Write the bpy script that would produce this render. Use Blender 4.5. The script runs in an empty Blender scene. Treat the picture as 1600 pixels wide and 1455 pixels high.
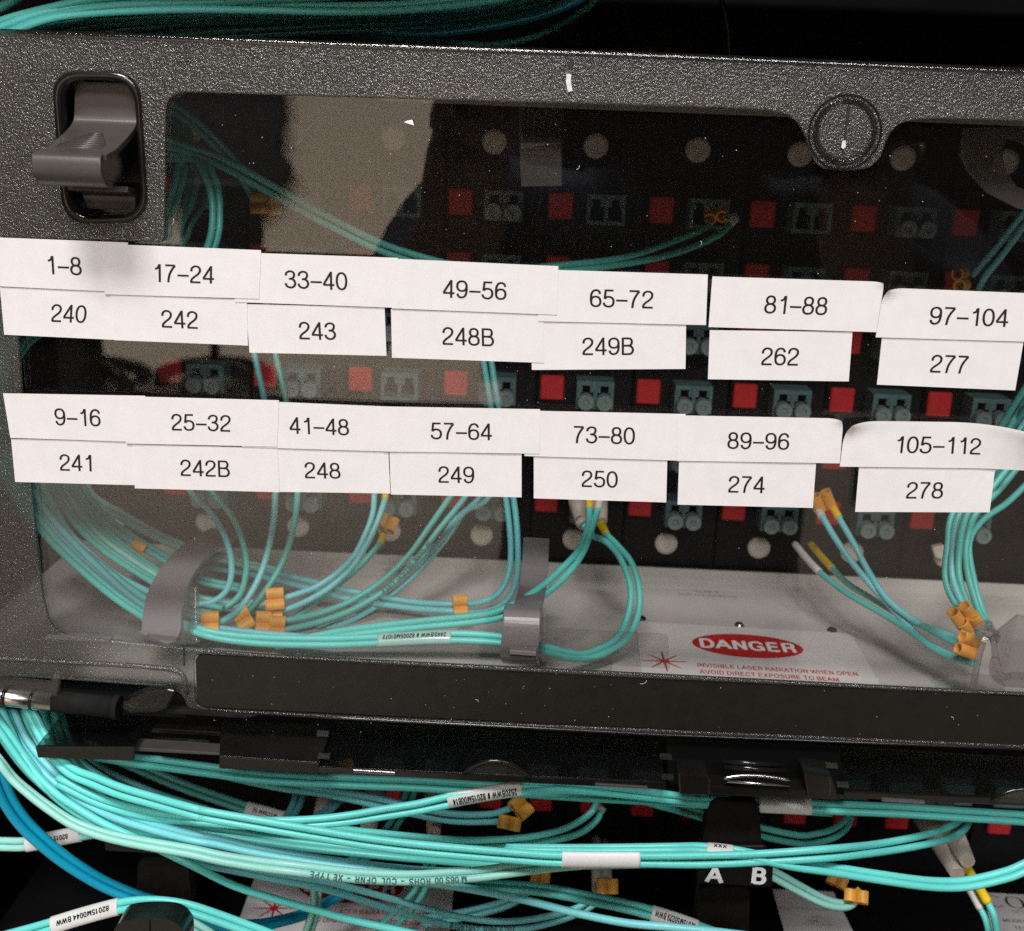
import bpy, bmesh, math, random
from mathutils import Vector, Matrix
from mathutils.geometry import tessellate_polygon
random.seed(7)
SC = bpy.context.scene
COL = SC.collection
MM = 0.001

# ------------------------------------------------------------------ camera
F_PX, CX, CY = 1750.0, 800.0, 727.5          # focal length and centre in photo pixels
CAM = Vector((0.0, -272.0, 0.0))             # millimetres; the door's front face is the plane y = 0
PITCH, YAW, ROLL = math.radians(16.05), math.radians(-1.1), math.radians(2.27)
FW = Vector((math.sin(YAW)*math.cos(PITCH), math.cos(YAW)*math.cos(PITCH), -math.sin(PITCH)))
R0 = Vector((math.cos(YAW), -math.sin(YAW), 0.0))
U0 = R0.cross(FW)
RT = R0*math.cos(ROLL) + U0*math.sin(ROLL)
UP = -R0*math.sin(ROLL) + U0*math.cos(ROLL)
cam_data = bpy.data.cameras.new('camera')
cam = bpy.data.objects.new('camera', cam_data)
COL.objects.link(cam)
cam.matrix_world = Matrix(((RT.x, UP.x, -FW.x, CAM.x*MM), (RT.y, UP.y, -FW.y, CAM.y*MM),
                           (RT.z, UP.z, -FW.z, CAM.z*MM), (0, 0, 0, 1)))
cam_data.sensor_width = 36.0
cam_data.lens = 36.0*F_PX/1600.0
cam_data.clip_start, cam_data.clip_end = 0.005, 60.0
cam_data.dof.use_dof = True
cam_data.dof.focus_distance = 0.283
cam_data.dof.aperture_fstop = cam_data.lens/1.9
SC.camera = cam

def ray(px, py):
    return FW*F_PX + RT*(px - CX) - UP*(py - CY)
def P(px, py, y=0.0):
    """the point of the vertical plane y (mm) that the photo shows at pixel (px, py)"""
    d = ray(px, py)
    return CAM + d*((y - CAM.y)/d.y)
def PZ(px, py, z):
    d = ray(px, py)
    return CAM + d*((z - CAM.z)/d.z)

# ------------------------------------------------------------------ world and lamps
world = bpy.data.worlds.new('World')
SC.world = world
world.use_nodes = True
wb = world.node_tree.nodes['Background']
wb.inputs[0].default_value = (0.95, 0.92, 0.88, 1)
wb.inputs[1].default_value = 0.07
def area(name, loc, target, sx, sy, power, col):
    l = bpy.data.lights.new(name, 'AREA')
    l.shape = 'RECTANGLE'; l.size, l.size_y = sx, sy
    l.energy = power; l.color = col
    o = bpy.data.objects.new(name, l)
    COL.objects.link(o)
    o.location = loc
    o.rotation_euler = (Vector(target) - Vector(loc)).to_track_quat('-Z', 'Y').to_euler()
    return o
area('area_lamp', (-0.25, -0.95, 1.45), (0, 0, -0.1), 0.5, 0.3, 31, (1.0, 0.99, 0.985))  # ceiling lamp above and behind the camera
area('area_lamp', (0.35, -2.3, 1.5), (0, 0, -0.1), 1.2, 0.5, 48, (1.0, 0.99, 0.985))  # added fill light that brightens the inside of the housing
area('area_lamp', (-2.2, -5.9, 1.75), (-2.0, -7.2, -1.0), 2.6, 1.2, 640, (1.0, 0.94, 0.87))  # added light to brighten the wall mirrored in the window
SC.view_settings.view_transform = 'Standard'
SC.view_settings.look = 'None'
SC.view_settings.exposure = 0.13
SC.view_settings.gamma = 1.0
SC.render.engine = 'CYCLES'
SC.cycles.use_denoising = False     # the pebbled plastic glitters; a little grain is left, as in the photograph
SC.cycles.max_bounces = 10
SC.cycles.diffuse_bounces = 3
SC.cycles.glossy_bounces = 5
SC.cycles.transmission_bounces = 8
SC.cycles.transparent_max_bounces = 24
SC.cycles.caustics_refractive = False
SC.cycles.caustics_reflective = False
SC.cycles.sample_clamp_indirect = 0.9
SC.cycles.sample_clamp_direct = 20.0
SC.cycles.blur_glossy = 1.0
SC.cycles.use_adaptive_sampling = False

# ------------------------------------------------------------------ materials
def lin(c):
    c = c/255.0
    return c/12.92 if c <= 0.04045 else ((c + 0.055)/1.055)**2.4
def rgb(r, g, b):
    return (lin(r), lin(g), lin(b), 1)
MATS = {}
def base_mat(name):
    m = bpy.data.materials.new(name)
    m.use_nodes = True
    MATS[name] = m
    return m, m.node_tree, m.node_tree.nodes['Principled BSDF']
def noise_bump(nt, scale, dist, detail=3.0, strength=1.0, coord='Object', stretch=None):
    tc = nt.nodes.new('ShaderNodeTexCoord')
    n = nt.nodes.new('ShaderNodeTexNoise'); n.inputs['Scale'].default_value = scale; n.inputs['Detail'].default_value = detail
    if stretch:
        mp = nt.nodes.new('ShaderNodeMapping'); mp.inputs['Scale'].default_value = stretch
        nt.links.new(tc.outputs[coord], mp.inputs[0]); nt.links.new(mp.outputs[0], n.inputs['Vector'])
    else:
        nt.links.new(tc.outputs[coord], n.inputs['Vector'])
    b = nt.nodes.new('ShaderNodeBump'); b.inputs['Distance'].default_value = dist; b.inputs['Strength'].default_value = strength
    nt.links.new(n.outputs['Fac'], b.inputs['Height'])
    return b, n, tc
def vary(nt, col, amount, scale, target, dark=0.0):
    """the base colour wandering a little: wear, dust and pigment"""
    tc = nt.nodes.new('ShaderNodeTexCoord')
    n = nt.nodes.new('ShaderNodeTexNoise'); n.inputs['Scale'].default_value = scale; n.inputs['Detail'].default_value = 5
    nt.links.new(tc.outputs['Object'], n.inputs['Vector'])
    r = nt.nodes.new('ShaderNodeValToRGB')
    r.color_ramp.elements[0].position = 0.3; r.color_ramp.elements[1].position = 0.7
    r.color_ramp.elements[0].color = tuple(c*(1 - amount) for c in col[:3]) + (1,)
    r.color_ramp.elements[1].color = tuple(min(1, c*(1 + amount)) for c in col[:3]) + (1,)
    nt.links.new(n.outputs['Fac'], r.inputs['Fac'])
    nt.links.new(r.outputs['Color'], target)
def plain(name, col, rough=0.5, spec=0.5, amount=0.12, scale=120.0, bump=None, metallic=0.0, coat=0.0):
    m, nt, b = base_mat(name)
    b.inputs['Roughness'].default_value = rough
    b.inputs['Specular IOR Level'].default_value = spec
    b.inputs['Metallic'].default_value = metallic
    b.inputs['Coat Weight'].default_value = coat
    vary(nt, col, amount, scale, b.inputs['Base Color'])
    if bump:
        bp, _, _ = noise_bump(nt, *bump)
        nt.links.new(bp.outputs[0], b.inputs['Normal'])
    return m
AQUA = []
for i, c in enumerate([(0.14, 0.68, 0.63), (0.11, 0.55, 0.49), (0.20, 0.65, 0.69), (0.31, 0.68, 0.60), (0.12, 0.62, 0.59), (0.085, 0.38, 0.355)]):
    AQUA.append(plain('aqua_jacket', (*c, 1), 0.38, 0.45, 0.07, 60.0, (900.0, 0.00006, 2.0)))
BLUE = plain('blue_jacket', (0.004, 0.30, 0.47, 1), 0.36, 0.5, 0.08, 60.0)
plain('orange', (0.86, 0.40, 0.06, 1), 0.42, 0.4, 0.12, 200.0)
plain('yellow', (0.80, 0.55, 0.015, 1), 0.45, 0.4, 0.12, 200.0)
plain('white_boot', (0.66, 0.62, 0.60, 1), 0.5, 0.4, 0.10, 300.0)
plain('beige_boot', (0.50, 0.43, 0.37, 1), 0.5, 0.35, 0.15, 300.0, (1500.0, 0.00005))
plain('wrap', (0.68, 0.68, 0.66, 1), 0.42, 0.5, 0.06, 200.0)
plain('wrap_clear', (0.36, 0.62, 0.58, 1), 0.2, 0.6, 0.1, 200.0)
plain('white_print', (0.85, 0.85, 0.86, 1), 0.5, 0.3, 0.03)
plain('ink', (0.012, 0.011, 0.011, 1), 0.5, 0.3, 0.2)
plain('ink_faded', (0.05, 0.12, 0.11, 1), 0.6, 0.3, 0.3)
plain('red_ink', (0.50, 0.018, 0.018, 1), 0.5, 0.35, 0.12, 90.0)
plain('grey_ink', (0.36, 0.32, 0.34, 1), 0.6, 0.3, 0.1)
plain('sticker', (0.72, 0.70, 0.70, 1), 0.35, 0.45, 0.04, 60.0)
plain('tray_paint', (0.56, 0.54, 0.515, 1), 0.42, 0.45, 0.06, 40.0, (1600.0, 0.00004))
plain('rail_grey', (0.16, 0.145, 0.13, 1), 0.45, 0.4, 0.1, 60.0)
plain('black_metal', (0.004, 0.004, 0.0042, 1), 0.5, 0.18, 0.25, 90.0, (1800.0, 0.00004))
plain('black_gloss', (0.008, 0.007, 0.0065, 1), 0.16, 0.5, 0.3, 100.0)
plain('black_velvet', (0.010, 0.0095, 0.009, 1), 0.85, 0.15, 0.3, 300.0, (2600.0, 0.00012))
plain('strip_black', (0.011, 0.0095, 0.008, 1), 0.38, 0.32, 0.18, 300.0, (2300.0, 0.00004, 2.0))
plain('latch_brown', (0.050, 0.043, 0.040, 1), 0.36, 0.5, 0.10, 150.0, (1800.0, 0.00002))
plain('cap_red', (0.50, 0.018, 0.024, 1), 0.5, 0.4, 0.10, 200.0)
plain('rivet_white', (0.72, 0.66, 0.58, 1), 0.45, 0.4, 0.06, 200.0)
plain('adapter_teal', (0.085, 0.165, 0.17, 1), 0.45, 0.4, 0.12, 200.0)
plain('plug_grey', (0.20, 0.26, 0.26, 1), 0.35, 0.5, 0.12, 200.0)
plain('hole_black', (0.003, 0.003, 0.003, 1), 0.7, 0.1, 0.1)
plain('ring_grey', (0.22, 0.205, 0.22, 1), 0.28, 0.5, 0.06, 90.0)
plain('steel', (0.55, 0.53, 0.50, 1), 0.22, 0.5, 0.12, 300.0, None, 1.0)
plain('dust', (0.70, 0.68, 0.66, 1), 0.7, 0.3, 0.1)
plain('scuff_or_glint', (0.62, 0.62, 0.66, 1), 0.4, 0.5, 0.25, 900.0)  # pale scratch tone; also paints the highlight at the lock slot
plain('seam_dark', (0.02, 0.018, 0.017, 1), 0.4, 0.4, 0.2)

def steady_fresnel(nt, ior):
    """the same mirror strength on both faces of a thin sheet (no false total reflection on the way out)"""
    fr = nt.nodes.new('ShaderNodeFresnel'); ge = nt.nodes.new('ShaderNodeNewGeometry')
    mp = nt.nodes.new('ShaderNodeMapRange'); mp.inputs['To Min'].default_value = ior; mp.inputs['To Max'].default_value = 1.0/ior
    nt.links.new(ge.outputs['Backfacing'], mp.inputs['Value']); nt.links.new(mp.outputs[0], fr.inputs[0])
    return fr
def see_through(name, tint, gloss_rough, ior, haze=0.0, haze_col=(0.5, 0.45, 0.4, 1), bump=None):
    """smoky plastic that lets light straight through: tinted transmission, a Fresnel mirror and a little dust"""
    m = bpy.data.materials.new(name); m.use_nodes = True; MATS[name] = m
    nt = m.node_tree; nt.nodes.clear()
    out = nt.nodes.new('ShaderNodeOutputMaterial')
    tr = nt.nodes.new('ShaderNodeBsdfTransparent'); tr.inputs[0].default_value = tint
    gl = nt.nodes.new('ShaderNodeBsdfGlossy'); gl.inputs['Roughness'].default_value = gloss_rough
    df = nt.nodes.new('ShaderNodeBsdfDiffuse'); df.inputs[0].default_value = haze_col
    fr = steady_fresnel(nt, ior)
    m1 = nt.nodes.new('ShaderNodeMixShader'); m2 = nt.nodes.new('ShaderNodeMixShader')
    m1.inputs[0].default_value = haze
    nt.links.new(tr.outputs[0], m1.inputs[1]); nt.links.new(df.outputs[0], m1.inputs[2])
    nt.links.new(fr.outputs[0], m2.inputs[0]); nt.links.new(m1.outputs[0], m2.inputs[1]); nt.links.new(gl.outputs[0], m2.inputs[2])
    if bump:
        bp, _, _ = noise_bump(nt, *bump)
        for n in (gl, fr):
            nt.links.new(bp.outputs[0], n.inputs['Normal'])
    nt.links.new(m2.outputs[0], out.inputs[0])
    return m
see_through('pane_smoke', (0.95, 0.94, 0.93, 1), 0.0, 1.60, 0.003)
see_through('clear_plastic', (0.93, 0.925, 0.925, 1), 0.06, 1.5, 0.02)
see_through('ring_clear', (0.78, 0.76, 0.77, 1), 0.12, 1.5, 0.12, (0.5, 0.47, 0.49, 1))
see_through('lid_smoke', (0.50, 0.53, 0.53, 1), 0.26, 1.5, 0.02, (0.05, 0.05, 0.05, 1))
see_through('grey_translucent', (0.62, 0.60, 0.59, 1), 0.2, 1.45, 0.30, (0.30, 0.28, 0.28, 1))

def frame_plastic(name, see, body, rough, bump):
    """pebbled smoky polycarbonate: blurred view of what is behind, dark body, rough sheen"""
    m = bpy.data.materials.new(name); m.use_nodes = True; MATS[name] = m
    nt = m.node_tree; nt.nodes.clear()
    out = nt.nodes.new('ShaderNodeOutputMaterial')
    rf = nt.nodes.new('ShaderNodeBsdfRefraction'); rf.inputs['Color'].default_value = see
    rf.inputs['Roughness'].default_value = 0.38; rf.inputs['IOR'].default_value = 1.12
    df = nt.nodes.new('ShaderNodeBsdfDiffuse'); df.inputs[0].default_value = body
    gl = nt.nodes.new('ShaderNodeBsdfGlossy'); gl.inputs['Roughness'].default_value = rough
    fr = steady_fresnel(nt, 1.62)
    m1 = nt.nodes.new('ShaderNodeMixShader'); m2 = nt.nodes.new('ShaderNodeMixShader')
    m1.inputs[0].default_value = 0.24
    tp = nt.nodes.new('ShaderNodeBsdfTransparent'); tp.inputs[0].default_value = see
    m0 = nt.nodes.new('ShaderNodeMixShader'); m0.inputs[0].default_value = 0.5
    nt.links.new(rf.outputs[0], m0.inputs[1]); nt.links.new(tp.outputs[0], m0.inputs[2])
    nt.links.new(m0.outputs[0], m1.inputs[1]); nt.links.new(df.outputs[0], m1.inputs[2])
    nt.links.new(fr.outputs[0], m2.inputs[0]); nt.links.new(m1.outputs[0], m2.inputs[1]); nt.links.new(gl.outputs[0], m2.inputs[2])
    tc = nt.nodes.new('ShaderNodeTexCoord')
    v = nt.nodes.new('ShaderNodeTexNoise'); v.inputs['Scale'].default_value = bump[0]; v.inputs['Detail'].default_value = 2.5
    v.inputs['Roughness'].default_value = 0.55
    nt.links.new(tc.outputs['Object'], v.inputs['Vector'])
    bp = nt.nodes.new('ShaderNodeBump'); bp.inputs['Distance'].default_value = bump[1]
    nt.links.new(v.outputs['Fac'], bp.inputs['Height'])
    for n in (gl, fr, df):
        nt.links.new(bp.outputs[0], n.inputs['Normal'])
    nt.links.new(m2.outputs[0], out.inputs[0])
    return m
frame_plastic('frame_plastic', (0.88, 0.87, 0.85, 1), (0.095, 0.087, 0.081, 1), 0.18, (1850.0, 0.00042))
frame_plastic('lip_plastic', (0.66, 0.65, 0.63, 1), (0.030, 0.028, 0.026, 1), 0.10, (1500.0, 0.00010))

def paper_mat():
    m, nt, b = base_mat('label_paper')
    b.inputs['Roughness'].default_value = 0.55
    b.inputs['Specular IOR Level'].default_value = 0.3
    vary(nt, (0.80, 0.76, 0.757, 1), 0.025, 300.0, b.inputs['Base Color'])
    bp, _, _ = noise_bump(nt, 45.0, 0.0004, 2.0)
    nt.links.new(bp.outputs[0], b.inputs['Normal'])
    tr = nt.nodes.new('ShaderNodeBsdfTransparent')
    mx = nt.nodes.new('ShaderNodeMixShader'); mx.inputs[0].default_value = 0.19
    nt.links.new(b.outputs[0], mx.inputs[1]); nt.links.new(tr.outputs[0], mx.inputs[2])
    nt.links.new(mx.outputs[0], nt.nodes['Material Output'].inputs[0])
paper_mat()

# ------------------------------------------------------------------ mesh helpers
class MB:
    def __init__(s): s.v = []; s.f = []; s.smooth = []
    def add(s, vs, fs, smooth=False):
        o = len(s.v)
        s.v += [Vector(v) for v in vs]
        s.f += [tuple(i + o for i in f) for f in fs]
        s.smooth += [smooth]*len(fs)
    def box(s, a, b):
        (x0, y0, z0), (x1, y1, z1) = a, b
        s.add([(x0, y0, z0), (x1, y0, z0), (x1, y1, z0), (x0, y1, z0), (x0, y0, z1), (x1, y0, z1), (x1, y1, z1), (x0, y1, z1)],
              [(0, 3, 2, 1), (4, 5, 6, 7), (0, 1, 5, 4), (1, 2, 6, 5), (2, 3, 7, 6), (3, 0, 4, 7)])
    def prism(s, poly, off):
        """a flat polygon (points in order) pushed along the vector off; quads on the sides, tessellated caps"""
        n = len(poly); p = [Vector(q) for q in poly]; off = Vector(off)
        vs = p + [q + off for q in p]
        tri = tessellate_polygon([p])
        fs = [tuple(t) for t in tri] + [tuple(i + n for i in reversed(t)) for t in tri]
        fs += [(i, (i + 1) % n, (i + 1) % n + n, i + n) for i in range(n)]
        s.add(vs, fs)
    def tube(s, pts, r, n=10, cap=True, ry=None, axes=None):
        pts = [Vector(p) for p in pts]
        rs = r if isinstance(r, (list, tuple)) else [r]*len(pts)
        up = Vector((0.13, 0.2, 0.97)); rings = []
        for i, p in enumerate(pts):
            t = (pts[min(i + 1, len(pts) - 1)] - pts[max(i - 1, 0)]).normalized()
            if axes: a = axes[i]; a = (a - t*a.dot(t)).normalized()
            else:
                a = up - t*up.dot(t)
                if a.length < 1e-4: a = t.orthogonal()
                a.normalize(); up = a
            b = t.cross(a)
            rb = rs[i] if ry is None else ry
            rings.append([p + a*(rs[i]*math.cos(2*math.pi*k/n)) + b*(rb*math.sin(2*math.pi*k/n)) for k in range(n)])
        vs = [v for q in rings for v in q]
        fs = [(i*n + k, i*n + (k + 1) % n, (i + 1)*n + (k + 1) % n, (i + 1)*n + k) for i in range(len(pts) - 1) for k in range(n)]
        s.add(vs, fs, True)
        if cap:
            m = len(pts) - 1
            s.add(rings[0], [tuple(reversed(range(n)))]); s.add(rings[m], [tuple(range(n))])
    def band(s, pts, wid, thick, wdir=Vector((1, 0, 0))):
        """a strap of width wid along wdir following pts, with real thickness"""
        pts = [Vector(p) for p in pts]; rings = []
        for i, p in enumerate(pts):
            t = (pts[min(i + 1, len(pts) - 1)] - pts[max(i - 1, 0)]).normalized()
            w = (wdir - t*wdir.dot(t)).normalized(); nn = t.cross(w)
            wi = wid[i] if isinstance(wid, (list, tuple)) else wid
            h = w*(wi/2); k = nn*(thick/2)
            rings.append([p - h - k, p + h - k, p + h + k, p - h + k])
        vs = [v for q in rings for v in q]
        fs = [(i*4 + k, i*4 + (k + 1) % 4, (i + 1)*4 + (k + 1) % 4, (i + 1)*4 + k) for i in range(len(pts) - 1) for k in range(4)]
        m = (len(pts) - 1)*4
        s.add(vs, fs + [(3, 2, 1, 0), (m, m + 1, m + 2, m + 3)])
    def disc(s, c, r, axis, depth, n=20, r2=None):
        axis = Vector(axis).normalized(); a = axis.orthogonal().normalized(); b = axis.cross(a); c = Vector(c)
        r2 = r if r2 is None else r2
        v0 = [c + (a*math.cos(2*math.pi*k/n) + b*math.sin(2*math.pi*k/n))*r for k in range(n)]
        v1 = [c + axis*depth + (a*math.cos(2*math.pi*k/n) + b*math.sin(2*math.pi*k/n))*r2 for k in range(n)]
        s.add(v0 + v1, [(k, (k + 1) % n, (k + 1) % n + n, k + n) for k in range(n)] + [tuple(reversed(range(n))), tuple(range(n, 2*n))])
    def ring(s, c, r0, r1, axis, depth, n=32, arc=(0, 1)):
        axis = Vector(axis).normalized(); a = axis.orthogonal().normalized(); b = axis.cross(a); c = Vector(c)
        full = arc == (0, 1); m = n if full else n + 1; vs = []
        for k in range(m):
            t = 2*math.pi*(arc[0] + (arc[1] - arc[0])*k/n); d = a*math.cos(t) + b*math.sin(t)
            vs += [c + d*r0, c + d*r1, c + d*r1 + axis*depth, c + d*r0 + axis*depth]
        fs = []
        for k in range(n):
            i, j = k*4, ((k + 1) % m)*4
            fs += [(i + q, i + (q + 1) % 4, j + (q + 1) % 4, j + q) for q in range(4)]
        if not full: fs += [(3, 2, 1, 0), (m*4 - 4, m*4 - 3, m*4 - 2, m*4 - 1)]
        s.add(vs, fs)
    def build(s, name, mat, parent=None, bevel=0.0, seg=2, label=None):
        xs = [v.x for v in s.v]; ys = [v.y for v in s.v]; zs = [v.z for v in s.v]
        o0 = Vector(((min(xs) + max(xs))/2, (min(ys) + max(ys))/2, min(zs)))
        me = bpy.data.meshes.new(name)
        me.from_pydata([(v - o0)*MM for v in s.v], [], s.f)
        me.polygons.foreach_set('use_smooth', s.smooth)
        bm = bmesh.new(); bm.from_mesh(me)
        bmesh.ops.remove_doubles(bm, verts=bm.verts, dist=2e-6)
        bmesh.ops.recalc_face_normals(bm, faces=bm.faces)
        if bevel:
            es = [e for e in bm.edges if len(e.link_faces) == 2 and e.calc_face_angle(0) > 0.5]
            bmesh.ops.bevel(bm, geom=es, offset=bevel*MM, segments=seg, profile=0.5, affect='EDGES', clamp_overlap=True)
        bm.to_mesh(me); bm.free()
        me.materials.append(MATS[mat] if isinstance(mat, str) else mat)
        o = bpy.data.objects.new(name, me)
        COL.objects.link(o)
        o.location = o0*MM
        if parent is not None:
            o.parent = parent
            q = parent; off = Vector((0, 0, 0))
            while q is not None: off += q.location; q = q.parent
            o.location = o0*MM - off
        if label: o['label'] = label
        return o
def tag(o, label, cat, group=None, kind=None):
    if label: o['label'] = label
    if cat: o['category'] = cat
    if group: o['group'] = group
    if kind: o['kind'] = kind
    return o
def thing(name, label, cat, loc, group=None):
    o = bpy.data.objects.new(name, None)
    COL.objects.link(o); o.location = Vector(loc)*MM; o.empty_display_size = 0.01
    return tag(o, label, cat, group)
def copy_tree(o, parent=None):
    c = o.copy(); COL.objects.link(c); c.parent = parent
    for ch in [k for k in KIDS.get(o.name, [])]: copy_tree(ch, c)
    return c
KIDS = {}
def index_kids():
    KIDS.clear()
    for o in bpy.data.objects:
        if o.parent: KIDS.setdefault(o.parent.name, []).append(o)
def catmull(pts, per=8):
    pts = [Vector(p) for p in pts]
    if len(pts) < 3: return [pts[0].lerp(pts[-1], i/per) for i in range(per + 1)]
    q = [pts[0]*2 - pts[1]] + pts + [pts[-1]*2 - pts[-2]]; out = []
    for i in range(1, len(q) - 2):
        a, b, c, d = q[i - 1:i + 3]
        for k in range(per):
            t = k/per
            out.append(0.5*((2*b) + (c - a)*t + (2*a - 5*b + 4*c - d)*t*t + (3*b - a - 3*c + d)*t**3))
    out.append(pts[-1]); return out
def outline(pts):
    """photo pixels on the door's face, (px, py[, corner radius in pixels]) -> rounded outline in mm (x, z)"""
    pts = [(p if len(p) == 3 else (*p, 0)) for p in pts]; out = []; n = len(pts)
    for i in range(n):
        p = Vector(pts[i][:2]); r = pts[i][2]
        if r <= 0: out.append(p); continue
        a = Vector(pts[i - 1][:2]) - p; b = Vector(pts[(i + 1) % n][:2]) - p
        ra = min(r, a.length*0.49); rb = min(r, b.length*0.49)
        s, e = p + a.normalized()*ra, p + b.normalized()*rb
        for k in range(9):
            t = k/8
            out.append(s*(1 - t)**2*1.0 + p*2*t*(1 - t)*1.0 + e*t*t)
    return [P(q.x, q.y, 0.0) for q in out]
def plate(name, mat, outer, holes, y0, y1, bevel=0.0, parent=None, label=None):
    """a plate in the door's plane from y0 (front) to y1 (back), cut by holes, with rounded edges"""
    cu = bpy.data.curves.new(name, 'CURVE'); cu.dimensions = '2D'; cu.fill_mode = 'BOTH'
    for L in [outer] + holes:
        sp = cu.splines.new('POLY'); sp.points.add(len(L) - 1); sp.use_cyclic_u = True
        for k, q in enumerate(L): sp.points[k].co = (q.x*MM, q.z*MM, 0, 1)
    cu.extrude = abs(y1 - y0)/2*MM - bevel*MM
    cu.bevel_depth = bevel*MM; cu.bevel_resolution = 3; cu.offset = -bevel*MM
    ob = bpy.data.objects.new(name, cu); COL.objects.link(ob)
    dg = bpy.context.evaluated_depsgraph_get(); dg.update()
    me = bpy.data.meshes.new_from_object(ob.evaluated_get(dg))
    bpy.data.objects.remove(ob); bpy.data.curves.remove(cu)
    mb = MB(); yc = (y0 + y1)/2
    mb.add([(v.co.x/MM, yc - v.co.z/MM, v.co.y/MM) for v in me.vertices], [tuple(p.vertices) for p in me.polygons])
    bpy.data.meshes.remove(me)
    return mb.build(name, mat, parent, label=label)

# ------------------------------------------------------------------ lettering
def strokes(s):
    return [[tuple(float(c) for c in p.split(',')) for p in l.split()] for l in s.split(';')]
DG = {  # one-weight sans figures: centre lines in units of the cap height
 '1': '.12,.735 .21,.76 .28,.84 .31,.97;/.34,.0 .34,1.0',
 '2': '.075,.66 .10,.82 .18,.92 .28,.95 .39,.92 .465,.83 .475,.71 .44,.59 .34,.46 .2,.33 .1,.2 .065,.05;/.04,.05 .51,.05',
 '3': '.07,.71 .10,.84 .18,.92 .28,.95 .39,.92 .45,.84 .455,.73 .41,.6 .32,.545 .21,.535;/.21,.535 .34,.53 .44,.465 .49,.36 .49,.24 .43,.12 .34,.06 .26,.05 .16,.08 .08,.16 .055,.29',
 '4': '/.39,.0 .39,1.0;/.375,.94 .045,.29;/.02,.27 .54,.27',
 '5': '/.485,.95 .135,.95 .09,.48;.09,.48 .17,.57 .27,.6 .38,.57 .465,.48 .49,.34 .465,.18 .38,.08 .27,.05 .15,.08 .075,.16 .05,.27',
 '7': '/.045,.95 .5,.95;.49,.93 .40,.8 .30,.6 .22,.35 .18,.0',
 'B': '/.09,.0 .09,1.0;.09,.95 .34,.95 .455,.91 .50,.75 .46,.6 .36,.54 .09,.535;.33,.535 .47,.49 .55,.3 .49,.11 .36,.05 .09,.05',
 '–': '/.01,.40 .53,.40',
 'A': '/.0,.0 .33,.97;/.66,.0 .33,.97;/.12,.33 .54,.33',
 'C': '.62,.70 .57,.85 .47,.93 .35,.95 .2,.90 .1,.76 .06,.5 .1,.24 .2,.10 .35,.05 .47,.07 .57,.15 .63,.32',
 'D': '/.09,.0 .09,1.0;.09,.95 .3,.95 .46,.9 .57,.74 .60,.5 .57,.26 .46,.1 .3,.05 .09,.05',
 'E': '/.09,.0 .09,1.0;/.09,.95 .56,.95;/.09,.52 .52,.52;/.09,.05 .57,.05',
 'F': '/.09,.0 .09,1.0;/.09,.95 .55,.95;/.09,.52 .48,.52',
 'G': '.63,.70 .57,.85 .47,.93 .35,.95 .2,.90 .1,.76 .06,.5 .1,.24 .2,.10 .35,.05 .48,.08 .58,.17 .62,.30;/.63,.0 .63,.44;/.37,.44 .68,.44',
 'H': '/.09,.0 .09,1.0;/.57,.0 .57,1.0;/.09,.53 .57,.53',
 'I': '/.10,.0 .10,1.0', 'J': '/.40,.3 .40,1.0;.40,.32 .38,.14 .30,.06 .2,.05 .1,.1 .06,.25',
 'K': '/.09,.0 .09,1.0;/.09,.36 .56,.98;/.26,.56 .58,.02',
 'L': '/.09,.0 .09,1.0;/.09,.05 .52,.05',
 'M': '/.09,.0 .09,1.0;/.71,.0 .71,1.0;/.09,.97 .40,.03;/.71,.97 .40,.03',
 'N': '/.09,.0 .09,1.0;/.57,.0 .57,1.0;/.09,.97 .57,.03',
 'P': '/.09,.0 .09,1.0;.09,.95 .36,.95 .49,.89 .54,.72 .49,.54 .36,.47 .09,.47',
 'R': '/.09,.0 .09,1.0;.09,.95 .38,.95 .50,.89 .54,.74 .50,.58 .38,.51 .09,.51;.36,.51 .48,.45 .52,.34 .54,.12 .59,.0',
 'S': '.53,.70 .50,.84 .41,.93 .29,.95 .17,.92 .09,.83 .08,.72 .14,.61 .28,.54 .43,.48 .54,.38 .55,.24 .48,.11 .35,.05 .23,.05 .11,.12 .06,.29',
 'T': '/.30,.0 .30,.96;/.0,.95 .60,.95',
 'U': '/.09,.36 .09,1.0;/.57,.36 .57,1.0;.09,.38 .11,.18 .2,.08 .33,.05 .46,.08 .55,.18 .57,.38',
 'V': '/.0,1.0 .32,.03;/.64,1.0 .32,.03', 'W': '/.0,1.0 .23,.03;/.46,.97 .23,.03;/.46,.97 .69,.03;/.92,1.0 .69,.03',
 'X': '/.02,.0 .60,1.0;/.60,.0 .02,1.0', 'Y': '/.31,.0 .31,.45;/.0,1.0 .31,.42;/.62,1.0 .31,.42', 'Z': '/.04,.95 .56,.95;/.55,.94 .04,.06;/.03,.05 .58,.05',
 '#': '/.18,.0 .26,1.0;/.40,.0 .48,1.0;/.04,.34 .60,.34;/.06,.66 .62,.66',
}
ADV = {'B': 0.86, '–': 0.72, '1': 0.70}
ADL = {'A': .66, 'C': .68, 'D': .66, 'E': .6, 'F': .56, 'G': .72, 'H': .66, 'I': .2, 'J': .46, 'K': .6, 'L': .54, 'M': .8, 'N': .66, 'O': .72, 'P': .58, 'R': .62, 'S': .6, 'T': .6, 'U': .66, 'V': .64, 'W': .92, 'X': .62, 'Y': .62, 'Z': .6, '#': .66, 'B': .6}
def oval(cx, cy, rx, ry, n=28, e=2.25):
    o = []
    for k in range(n + 1):
        t = 2*math.pi*k/n; c, s = math.cos(t), math.sin(t)
        o.append((cx + rx*math.copysign(abs(c)**(2/e), c), cy + ry*math.copysign(abs(s)**(2/e), s)))
    return o
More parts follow.
